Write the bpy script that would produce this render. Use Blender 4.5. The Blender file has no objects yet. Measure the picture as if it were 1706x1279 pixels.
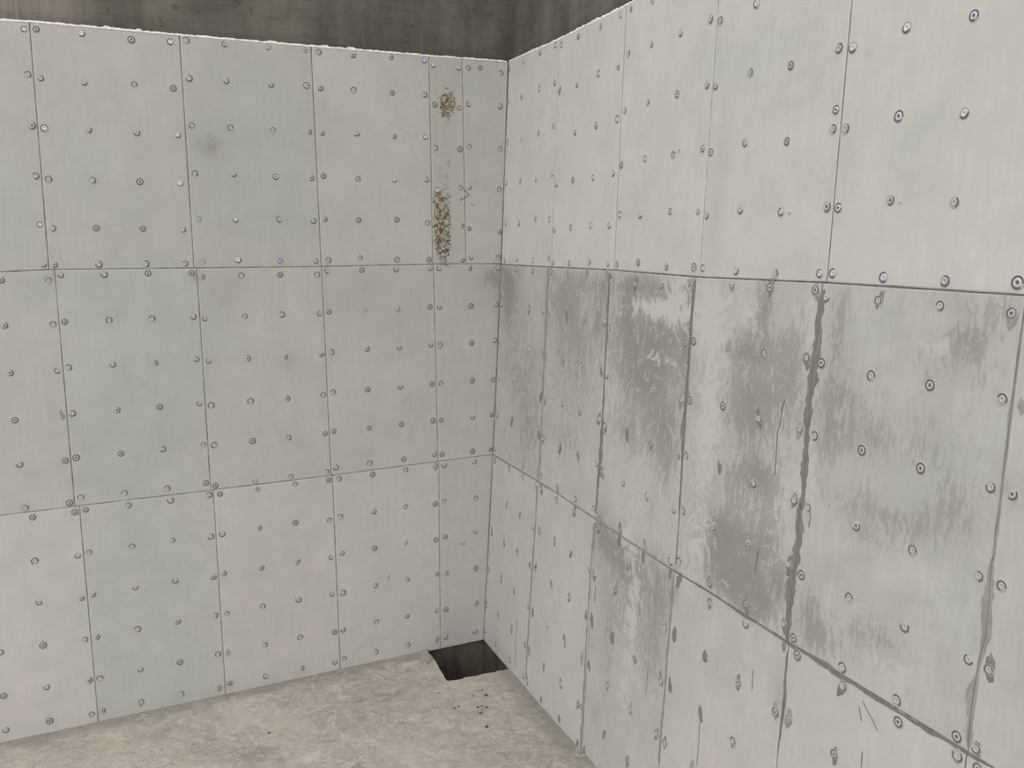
import bpy, bmesh, math, random
from mathutils import Matrix, Vector, noise
from mathutils.geometry import delaunay_2d_cdt

random.seed(7)
SC = bpy.context.scene
COL = SC.collection

# ---------------------------------------------------------------- camera, sky, sun, exposure
cam_data = bpy.data.cameras.new('camera')
cam_data.sensor_fit = 'HORIZONTAL'
cam_data.sensor_width = 36.0
cam_data.lens = 36.0 * 1477.918 / 1706.0
cam_data.clip_start = 0.05
cam = bpy.data.objects.new('camera', cam_data)
COL.objects.link(cam)
RX, RY, RZ = (0.901079, -0.433602, -0.006695), (0.075672, 0.142015, 0.986968), (-0.427001, -0.889843, 0.160779)
cam.matrix_world = Matrix(((RX[0], RY[0], RZ[0], -2.16463), (RX[1], RY[1], RZ[1], -4.95352), (RX[2], RY[2], RZ[2], 2.54302), (0, 0, 0, 1)))
SC.camera = cam

world = bpy.data.worlds.new('overcast')
SC.world = world
world.use_nodes = True
wn, wl = world.node_tree.nodes, world.node_tree.links
wn.clear()
w_out = wn.new('ShaderNodeOutputWorld')
w_bg = wn.new('ShaderNodeBackground')
w_tc = wn.new('ShaderNodeTexCoord')
w_sep = wn.new('ShaderNodeSeparateXYZ')
w_ramp = wn.new('ShaderNodeValToRGB')
wl.new(w_tc.outputs['Generated'], w_sep.inputs[0])
w_map = wn.new('ShaderNodeMapRange')
w_map.inputs['From Min'].default_value = -1.0
wl.new(w_sep.outputs['Z'], w_map.inputs['Value'])
wl.new(w_map.outputs[0], w_ramp.inputs[0])
cr = w_ramp.color_ramp
cr.elements[0].position = 0.42; cr.elements[0].color = (0.30, 0.285, 0.26, 1)
cr.elements[1].position = 0.53; cr.elements[1].color = (0.88, 0.875, 0.88, 1)
e = cr.elements.new(1.0); e.color = (1.0, 0.992, 1.0, 1)
wl.new(w_ramp.outputs[0], w_bg.inputs['Color'])
w_bg.inputs['Strength'].default_value = 1.0
wl.new(w_bg.outputs[0], w_out.inputs['Surface'])

sun_data = bpy.data.lights.new('veiled_sun', 'SUN')
sun_data.energy = 0.55
sun_data.angle = math.radians(50)
sun_data.color = (1.0, 0.985, 0.975)
sun = bpy.data.objects.new('veiled_sun', sun_data)
COL.objects.link(sun)
sun.rotation_euler = Vector((-0.74, -0.66, 0.60)).to_track_quat('Z', 'Y').to_euler()

SC.view_settings.view_transform = 'Standard'
SC.view_settings.look = 'None'
SC.view_settings.gamma = 1.0
SC.view_settings.use_curve_mapping = False
SC.view_settings.exposure = 0.56

# ---------------------------------------------------------------- measured layout (metres, in each wall's own plane)
PANELS = [
["L","A",1,[[-3.6505,2.3891],[-2.9805,2.3891],[-2.9702,3.5411],[-3.6402,3.5411]],[[-3.62,2.424],[-3.618,2.648],[-3.616,2.873],[-3.614,3.092],[-3.612,3.311],[-3.61,3.512],[-3.419,2.424],[-3.417,2.648],[-3.415,2.873],[-3.413,3.092],[-3.411,3.311],[-3.409,3.512],[-3.211,2.424],[-3.209,2.648],[-3.207,2.873],[-3.205,3.092],[-3.203,3.311],[-3.202,3.512],[-3.01,2.424],[-3.008,2.648],[-3.006,2.873],[-3.004,3.092],[-3.002,3.311],[-3.001,3.512]]],
["L","A",2,[[-2.9805,2.3891],[-2.3105,2.4117],[-2.3002,3.573],[-2.9702,3.5411]],[[-2.325,3.536],[-2.327,3.331],[-2.328,3.097],[-2.332,2.861],[-2.333,2.63],[-2.334,2.438],[-2.95,2.425],[-2.948,2.649],[-2.946,2.874],[-2.944,3.093],[-2.942,3.312],[-2.94,3.514],[-2.749,2.432],[-2.747,2.657],[-2.745,2.882],[-2.743,3.102],[-2.741,3.321],[-2.739,3.523],[-2.541,2.439],[-2.539,2.664],[-2.537,2.89],[-2.535,3.11],[-2.533,3.33],[-2.532,3.533]]],
["L","A",3,[[-2.3105,2.4117],[-1.6335,2.4057],[-1.6331,3.5713],[-2.3002,3.573]],[[-2.274,3.54],[-2.08,3.538],[-1.86,3.528],[-1.678,3.534],[-2.273,3.318],[-2.087,3.311],[-1.861,3.317],[-1.679,3.31],[-2.277,3.087],[-2.084,3.088],[-1.865,3.083],[-1.672,3.08],[-2.278,2.848],[-2.084,2.846],[-1.868,2.844],[-1.676,2.841],[-2.278,2.612],[-2.085,2.613],[-1.87,2.61],[-1.678,2.606],[-2.286,2.435],[-2.086,2.434],[-1.867,2.432],[-1.677,2.43]]],
["L","A",4,[[-1.6335,2.4057],[-0.9606,2.4006],[-0.968,3.573],[-1.6331,3.5713]],[[-1.603,3.547],[-1.416,3.545],[-1.6,3.363],[-1.417,3.362],[-1.601,3.131],[-1.41,3.129],[-1.601,2.891],[-1.407,2.892],[-1.595,2.658],[-1.41,2.656],[-1.591,2.438],[-1.408,2.445],[-1.197,3.548],[-1.001,3.548],[-1.19,3.359],[-1.002,3.367],[-1.192,3.127],[-0.998,3.125],[-1.189,2.884],[-0.996,2.882],[-1.181,2.659],[-0.995,2.651],[-1.186,2.435],[-0.991,2.431]]],
["L","A",5,[[-0.9606,2.4006],[-0.2986,2.4021],[-0.2967,3.5761],[-0.968,3.573]],[[-0.929,3.545],[-0.74,3.545],[-0.525,3.551],[-0.327,3.548],[-0.928,3.36],[-0.743,3.36],[-0.521,3.36],[-0.328,3.361],[-0.928,3.124],[-0.734,3.131],[-0.518,3.124],[-0.329,3.127],[-0.93,2.894],[-0.735,2.883],[-0.522,2.882],[-0.328,2.888],[-0.932,2.661],[-0.74,2.656],[-0.515,2.66],[-0.329,2.644],[-0.921,2.435],[-0.739,2.446],[-0.52,2.432],[-0.323,2.429]]],
["L","A",6,[[-0.2986,2.4021],[-0.087,2.3992],[-0.0921,3.5786],[-0.2967,3.5761]],[[-0.273,3.527],[-0.117,3.523],[-0.269,3.31],[-0.118,3.301],[-0.27,3.069],[-0.116,3.067],[-0.265,2.829],[-0.117,2.846],[-0.112,2.623],[-0.111,2.426]]],
["L","A",7,[[-0.087,2.3992],[0.1468,2.396],[0.2031,3.5821],[-0.0921,3.5786]],[[-0.055,3.526],[0.02,3.534],[0.152,3.512],[-0.058,3.326],[0.145,3.323],[-0.06,3.083],[0.144,3.077],[-0.062,2.852],[0.136,2.84],[-0.064,2.609],[0.132,2.588],[-0.054,2.437],[0.125,2.434]]],
["L","B",1,[[-3.6294,1.2006],[-2.9594,1.2006],[-2.9563,2.3918],[-3.6263,2.3918]],[[-3.599,1.236],[-3.599,1.469],[-3.598,1.701],[-3.597,1.927],[-3.597,2.154],[-3.596,2.362],[-3.398,1.236],[-3.398,1.469],[-3.397,1.701],[-3.396,1.927],[-3.396,2.154],[-3.395,2.362],[-3.19,1.236],[-3.19,1.469],[-3.189,1.701],[-3.189,1.927],[-3.188,2.154],[-3.188,2.362],[-2.989,1.236],[-2.989,1.469],[-2.988,1.701],[-2.988,1.927],[-2.987,2.154],[-2.987,2.362]]],
["L","B",2,[[-2.9594,1.2006],[-2.2894,1.2003],[-2.2863,2.4115],[-2.9563,2.3918]],[[-2.521,2.366],[-2.317,2.359],[-2.525,2.147],[-2.315,2.143],[-2.522,1.913],[-2.314,1.91],[-2.521,1.676],[-2.314,1.677],[-2.52,1.451],[-2.315,1.447],[-2.514,1.225],[-2.313,1.224],[-2.929,1.236],[-2.929,1.469],[-2.928,1.701],[-2.927,1.928],[-2.927,2.154],[-2.926,2.363],[-2.728,1.236],[-2.728,1.47],[-2.727,1.704],[-2.726,1.931],[-2.726,2.159],[-2.725,2.369]]],
["L","B",3,[[-2.2894,1.2003],[-1.6199,1.1992],[-1.6206,2.4054],[-2.2863,2.4115]],[[-2.262,2.384],[-2.066,2.382],[-1.86,2.384],[-1.647,2.382],[-2.263,2.153],[-2.06,2.152],[-1.858,2.149],[-1.653,2.152],[-2.264,1.922],[-2.059,1.924],[-1.856,1.917],[-1.652,1.925],[-2.264,1.687],[-2.056,1.686],[-1.85,1.685],[-1.65,1.686],[-2.264,1.457],[-2.054,1.454],[-1.85,1.456],[-1.644,1.458],[-2.259,1.245],[-2.053,1.241],[-1.843,1.238],[-1.644,1.244]]],
["L","B",4,[[-1.6199,1.1992],[-0.9528,1.1999],[-0.9594,2.4007],[-1.6206,2.4054]],[[-1.597,2.359],[-1.397,2.362],[-1.596,2.14],[-1.39,2.143],[-1.592,1.912],[-1.388,1.912],[-1.592,1.67],[-1.385,1.676],[-1.59,1.45],[-1.385,1.451],[-1.596,1.223],[-1.383,1.223],[-1.191,2.362],[-0.987,2.358],[-1.191,2.144],[-0.982,2.141],[-1.185,1.909],[-0.981,1.911],[-1.185,1.673],[-0.98,1.678],[-1.187,1.45],[-0.98,1.451],[-1.185,1.225],[-0.979,1.227]]],
["L","B",5,[[-0.9528,1.1999],[-0.2917,1.2071],[-0.2944,2.4021],[-0.9594,2.4007]],[[-0.931,2.377],[-0.731,2.377],[-0.527,2.378],[-0.318,2.378],[-0.929,2.148],[-0.72,2.15],[-0.523,2.145],[-0.324,2.153],[-0.924,1.919],[-0.717,1.926],[-0.521,1.921],[-0.323,1.926],[-0.925,1.688],[-0.72,1.688],[-0.52,1.689],[-0.321,1.69],[-0.929,1.46],[-0.718,1.458],[-0.52,1.462],[-0.319,1.465],[-0.925,1.245],[-0.723,1.247],[-0.513,1.247],[-0.316,1.255]]],
["L","B",6,[[-0.2917,1.2071],[0.078,1.2088],[0.1468,2.396],[-0.2944,2.4021]],[[-0.263,2.378],[-0.066,2.375],[0.121,2.372],[-0.264,2.151],[-0.061,2.148],[0.109,2.151],[-0.265,1.923],[-0.06,1.922],[0.096,1.93],[-0.266,1.689],[-0.058,1.69],[0.082,1.687],[-0.267,1.463],[-0.06,1.461],[0.069,1.464],[-0.267,1.25],[-0.064,1.246],[0.056,1.249]]],
["L","C",1,[[-3.6088,0.0053],[-2.9388,0.0053],[-2.9391,1.2003],[-3.6091,1.2003]],[[-3.579,0.041],[-3.579,0.274],[-3.579,0.507],[-3.579,0.734],[-3.579,0.961],[-3.579,1.17],[-3.378,0.041],[-3.378,0.274],[-3.378,0.507],[-3.378,0.734],[-3.378,0.961],[-3.378,1.17],[-3.17,0.041],[-3.17,0.274],[-3.17,0.507],[-3.17,0.734],[-3.17,0.961],[-3.17,1.17],[-2.969,0.041],[-2.969,0.274],[-2.969,0.507],[-2.969,0.734],[-2.969,0.961],[-2.969,1.17]]],
["L","C",2,[[-2.9388,0.0053],[-2.2688,0.0037],[-2.2691,1.2006],[-2.9391,1.2003]],[[-2.485,1.172],[-2.293,1.171],[-2.494,0.942],[-2.297,0.937],[-2.493,0.719],[-2.297,0.706],[-2.685,0.487],[-2.494,0.485],[-2.298,0.475],[-2.693,0.251],[-2.496,0.252],[-2.296,0.243],[-2.699,0.063],[-2.497,0.062],[-2.298,0.051],[-2.909,0.041],[-2.909,0.274],[-2.909,0.507],[-2.909,0.734],[-2.909,0.961],[-2.909,1.17],[-2.708,0.734],[-2.708,0.961],[-2.708,1.171]]],
["L","C",3,[[-2.2688,0.0037],[-1.6092,-0.002],[-1.6074,1.1993],[-2.2691,1.2006]],[[-1.631,1.175],[-2.241,1.177],[-2.039,1.172],[-1.83,1.171],[-2.244,0.946],[-2.037,0.945],[-1.835,0.947],[-1.636,0.938],[-2.241,0.714],[-2.036,0.715],[-1.834,0.719],[-1.637,0.705],[-2.241,0.476],[-2.041,0.48],[-1.838,0.483],[-1.64,0.478],[-2.244,0.242],[-2.042,0.247],[-1.84,0.245],[-1.638,0.246],[-2.245,0.056],[-2.051,0.06],[-1.844,0.057],[-1.64,0.051]]],
["L","C",4,[[-1.6092,-0.002],[-0.9439,0.0095],[-0.9461,1.1999],[-1.6074,1.1993]],[[-1.574,1.173],[-1.372,1.174],[-1.163,1.174],[-0.97,1.176],[-1.576,0.944],[-1.579,0.714],[-1.576,0.478],[-1.583,0.239],[-1.585,0.059],[-1.375,0.948],[-1.172,0.948],[-0.975,0.935],[-1.375,0.714],[-1.169,0.72],[-0.974,0.707],[-1.379,0.483],[-1.175,0.483],[-0.977,0.481],[-1.379,0.248],[-1.176,0.251],[-0.971,0.242],[-1.383,0.056],[-1.176,0.057],[-0.977,0.052]]],
["L","C",5,[[-0.9439,0.0095],[-0.3,0.0053],[-0.2879,1.2071],[-0.9461,1.1999]],[[-0.909,1.176],[-0.707,1.178],[-0.501,1.18],[-0.312,1.183],[-0.91,0.947],[-0.706,0.949],[-0.507,0.951],[-0.317,0.943],[-0.908,0.723],[-0.71,0.721],[-0.51,0.725],[-0.317,0.712],[-0.912,0.478],[-0.712,0.486],[-0.511,0.489],[-0.319,0.487],[-0.92,0.246],[-0.714,0.253],[-0.518,0.255],[-0.322,0.251],[-0.92,0.061],[-0.722,0.064],[-0.519,0.06],[-0.324,0.055]]],
["L","C",6,[[-0.3,0.0053],[-0.0045,-0.0009],[0.078,1.2088],[-0.2879,1.2071]],[[-0.253,1.181],[-0.052,1.177],[-0.257,0.95],[-0.047,0.943],[-0.256,0.722],[-0.052,0.723],[-0.254,0.482],[-0.052,0.484],[-0.261,0.246],[-0.054,0.25],[-0.266,0.06],[-0.064,0.058]]],
["R","A",0,[[0.0025,2.3969],[0.7366,2.3996],[0.6822,3.5768],[-0.0377,3.5933]],[[-0.006,3.549],[0.206,3.55],[0.448,3.554],[0.646,3.554],[-0.006,3.358],[0.208,3.353],[0.458,3.361],[0.663,3.36],[0.013,3.121],[0.235,3.119],[0.474,3.124],[0.675,3.136],[0.025,2.882],[0.248,2.884],[0.472,2.874],[0.69,2.889],[0.045,2.644],[0.256,2.64],[0.491,2.661],[0.686,2.652],[0.055,2.423],[0.255,2.433],[0.495,2.431],[0.702,2.447]]],
["R","A",1,[[0.7366,2.3996],[1.4368,2.4041],[1.3953,3.5795],[0.6822,3.5768]],[[0.72,3.541],[0.918,3.541],[1.155,3.539],[1.354,3.545],[0.729,3.307],[0.931,3.308],[1.166,3.322],[1.359,3.319],[0.942,3.076],[1.172,3.083],[1.382,3.086],[0.749,2.832],[0.949,2.841],[1.174,2.838],[1.376,2.845],[0.758,2.596],[0.954,2.605],[1.178,2.612],[1.37,2.609],[0.759,2.427],[0.962,2.425],[1.187,2.434],[1.378,2.432]]],
["R","A",2,[[1.4368,2.4041],[2.1356,2.3969],[2.1194,3.5994],[1.3953,3.5795]],[[1.442,3.552],[1.634,3.542],[1.447,3.36],[1.647,3.362],[1.873,3.361],[2.079,3.368],[1.449,3.117],[1.648,3.123],[1.88,3.123],[2.089,3.127],[1.448,2.876],[1.659,2.886],[1.883,2.883],[2.093,2.888],[1.463,2.655],[1.649,2.65],[1.891,2.656],[2.094,2.65],[1.462,2.428],[1.659,2.444],[1.892,2.433],[2.096,2.434],[1.87,3.563],[2.087,3.568]]],
["R","A",3,[[2.1356,2.3969],[2.8449,2.4052],[2.832,3.619],[2.1194,3.5994]],[[2.147,3.348],[2.15,3.113],[2.358,3.126],[2.153,2.869],[2.362,2.883],[2.156,2.634],[2.366,2.648],[2.159,2.433],[2.371,2.429],[2.363,3.359],[2.579,3.111],[2.803,3.123],[2.592,2.865],[2.815,2.938],[2.81,2.88],[2.594,2.633],[2.816,2.642],[2.594,2.427],[2.811,2.433],[2.152,3.57],[2.366,3.576],[2.589,3.37],[2.587,3.582],[2.803,3.375],[2.8,3.588]]],
["R","A",4,[[2.8449,2.4052],[3.5549,2.4036],[3.542,3.619],[2.832,3.619]],[[2.861,3.114],[3.069,3.128],[3.294,3.11],[2.864,2.875],[3.074,2.886],[3.299,2.865],[2.866,2.637],[3.076,2.651],[3.3,2.636],[2.869,2.436],[3.08,2.431],[3.299,2.429],[3.516,2.434],[2.867,3.376],[2.864,3.589],[3.08,3.376],[3.077,3.589],[3.3,3.376],[3.297,3.589],[3.52,2.677],[3.518,2.914],[3.515,3.145],[3.513,3.376],[3.51,3.589]]],
["R","A",5,[[3.5549,2.4036],[4.2649,2.4036],[4.252,3.619],[3.542,3.619]],[[3.586,2.44],[3.584,2.677],[3.581,2.914],[3.579,3.145],[3.577,3.376],[3.574,3.589],[3.799,2.44],[3.797,2.677],[3.794,2.914],[3.792,3.145],[3.79,3.376],[3.787,3.589],[4.02,2.44],[4.017,2.677],[4.015,2.914],[4.012,3.145],[4.01,3.376],[4.007,3.589],[4.233,2.44],[4.23,2.677],[4.228,2.914],[4.225,3.145],[4.223,3.376],[4.22,3.589]]],
["R","B",0,[[0.0109,1.2152],[0.7246,1.2226],[0.7139,2.3995],[0.0024,2.3969]],[[0.047,2.373],[0.252,2.374],[0.494,2.374],[0.69,2.373],[0.038,2.155],[0.264,2.154],[0.47,2.157],[0.665,2.16],[0.045,1.915],[0.282,1.925],[0.483,1.929],[0.672,1.937],[0.053,1.698],[0.288,1.705],[0.5,1.703],[0.696,1.693],[0.047,1.47],[0.295,1.475],[0.496,1.481],[0.698,1.48],[0.046,1.259],[0.284,1.261],[0.501,1.263],[0.7,1.269]]],
["R","B",1,[[0.7246,1.2226],[1.4131,1.2133],[1.4029,2.4039],[0.7139,2.3995]],[[0.745,2.376],[0.948,2.376],[1.161,2.378],[1.379,2.379],[0.74,2.149],[0.958,2.153],[1.16,2.155],[1.381,2.157],[0.742,1.921],[0.954,1.925],[1.17,1.929],[1.377,1.931],[0.751,1.69],[0.967,1.699],[1.177,1.691],[1.385,1.696],[0.755,1.469],[0.975,1.467],[1.185,1.474],[1.387,1.478],[0.76,1.264],[0.971,1.252],[1.187,1.249],[1.389,1.257]]],
["R","B",2,[[1.4131,1.2133],[2.1237,1.2004],[2.1056,2.3969],[1.4029,2.4039]],[[1.427,2.359],[1.645,2.348],[1.865,2.356],[2.08,2.351],[1.431,2.136],[1.648,2.138],[1.861,2.131],[2.075,2.134],[1.436,1.914],[1.65,1.908],[1.857,1.91],[2.081,1.907],[1.452,1.676],[1.66,1.682],[1.869,1.676],[2.083,1.676],[1.448,1.45],[1.658,1.453],[1.867,1.449],[2.082,1.448],[1.657,1.233],[1.882,1.229],[2.088,1.231],[1.438,1.237]]],
["R","B",3,[[2.1237,1.2004],[2.8236,1.2037],[2.8247,2.405],[2.1056,2.3969]],[[2.352,2.376],[2.133,2.147],[2.359,2.15],[2.137,1.912],[2.358,1.927],[2.142,1.69],[2.364,1.693],[2.148,1.463],[2.148,1.253],[2.365,1.465],[2.368,1.243],[2.794,1.686],[2.796,1.464],[2.8,1.256],[2.576,1.467],[2.592,1.246],[2.571,2.377],[2.799,2.38],[2.57,2.151],[2.789,2.16],[2.574,1.919],[2.788,1.925],[2.577,1.687]]],
["R","B",4,[[2.8236,1.2037],[3.5422,1.21],[3.5403,2.4037],[2.8247,2.405]],[[2.86,1.678],[3.075,1.683],[3.293,1.678],[3.51,1.68],[2.86,1.45],[3.077,1.455],[3.296,1.454],[3.511,1.453],[2.852,1.229],[3.079,1.23],[3.297,1.232],[3.505,1.234],[2.849,2.36],[3.069,2.363],[3.291,2.362],[3.51,2.358],[2.857,2.152],[3.072,2.141],[3.288,2.145],[3.513,2.143],[2.859,1.916],[3.066,1.914],[3.289,1.912],[3.512,1.916]]],
["R","B",5,[[3.5422,1.21],[4.2522,1.2141],[4.2503,2.4037],[3.5403,2.4037]],[[3.578,1.679],[3.573,1.454],[3.566,1.234],[3.57,2.144],[3.575,1.915],[3.572,2.374],[3.787,1.247],[3.787,1.48],[3.786,1.712],[3.786,1.939],[3.786,2.165],[3.785,2.374],[4.007,1.248],[4.007,1.481],[4.006,1.713],[4.006,1.939],[4.006,2.165],[4.005,2.374],[4.22,1.25],[4.22,1.482],[4.219,1.714],[4.219,1.94],[4.219,2.166],[4.218,2.374]]],
["R","C",0,[[-0.0113,-0.0075],[0.6864,0.008],[0.7175,1.2226],[0.0109,1.2152]],[[0.055,1.186],[0.29,1.189],[0.495,1.187],[0.693,1.193],[0.048,0.726],[0.03,0.475],[0.017,0.234],[0.014,0.055],[0.275,0.961],[0.489,0.962],[0.683,0.955],[0.267,0.728],[0.474,0.728],[0.669,0.718],[0.246,0.479],[0.462,0.489],[0.669,0.48],[0.226,0.241],[0.45,0.247],[0.656,0.24],[0.209,0.051],[0.445,0.05],[0.656,0.047]]],
["R","C",1,[[0.6864,0.008],[1.4183,-0.0034],[1.4135,1.2133],[0.7175,1.2226]],[[0.767,1.193],[0.969,1.185],[1.184,1.183],[0.774,0.958],[0.742,0.732],[0.74,0.474],[0.722,0.235],[0.719,0.048],[0.971,0.956],[1.17,0.956],[1.383,0.951],[0.961,0.722],[1.18,0.728],[1.38,0.712],[0.938,0.475],[1.158,0.478],[1.365,0.476],[0.93,0.234],[1.145,0.239],[1.356,0.234],[1.393,0.234],[0.918,0.042],[1.15,0.043],[1.366,0.035]]],
["R","C",2,[[1.4183,-0.0034],[2.1082,0.0288],[2.1172,1.2002],[1.4135,1.2133]],[[1.448,1.181],[1.656,1.177],[1.877,1.18],[2.093,1.177],[1.445,0.944],[1.439,0.719],[1.44,0.475],[1.442,0.028],[1.651,0.944],[1.868,0.943],[2.083,0.942],[1.649,0.712],[1.863,0.704],[2.084,0.708],[1.64,0.473],[1.852,0.458],[2.081,0.467],[1.63,0.227],[1.858,0.218],[1.87,0.053],[2.077,0.063]]],
["R","C",3,[[2.1082,0.0288],[2.822,0.0621],[2.8291,1.2038],[2.1172,1.2002]],[[2.158,1.176],[2.378,1.169],[2.153,0.943],[2.148,0.713],[2.146,0.462],[2.372,0.94],[2.585,0.943],[2.371,0.709],[2.586,0.713],[2.354,0.475],[2.6,1.174],[2.805,1.18],[2.799,0.938],[2.141,0.065],[2.142,0.294],[2.355,0.075],[2.356,0.302],[2.576,0.085],[2.577,0.31],[2.579,0.534],[2.79,0.095],[2.791,0.318],[2.793,0.541]]],
["R","C",4,[[2.822,0.0621],[3.532,0.0621],[3.5391,1.2098],[2.8291,1.2038]],[[2.879,1.18],[3.089,1.174],[3.313,1.174],[3.515,1.185],[2.868,0.946],[3.084,0.945],[2.854,0.096],[2.856,0.319],[2.857,0.542],[3.067,0.096],[3.069,0.319],[3.07,0.542],[3.071,0.76],[3.287,0.096],[3.289,0.32],[3.29,0.543],[3.291,0.761],[3.293,0.979],[3.5,0.097],[3.502,0.32],[3.503,0.544],[3.504,0.762],[3.506,0.98]]],
["R","C",5,[[3.532,0.0621],[4.242,0.0621],[4.2491,1.2158],[3.5391,1.2098]],[[3.578,1.186],[3.564,0.097],[3.566,0.32],[3.567,0.544],[3.568,0.762],[3.57,0.98],[3.777,0.097],[3.779,0.321],[3.78,0.545],[3.781,0.763],[3.783,0.982],[3.784,1.183],[3.997,0.097],[3.999,0.321],[4.0,0.546],[4.001,0.765],[4.003,0.983],[4.004,1.185],[4.21,0.097],[4.212,0.322],[4.213,0.547],[4.214,0.766],[4.216,0.985],[4.217,1.187]]]]
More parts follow.
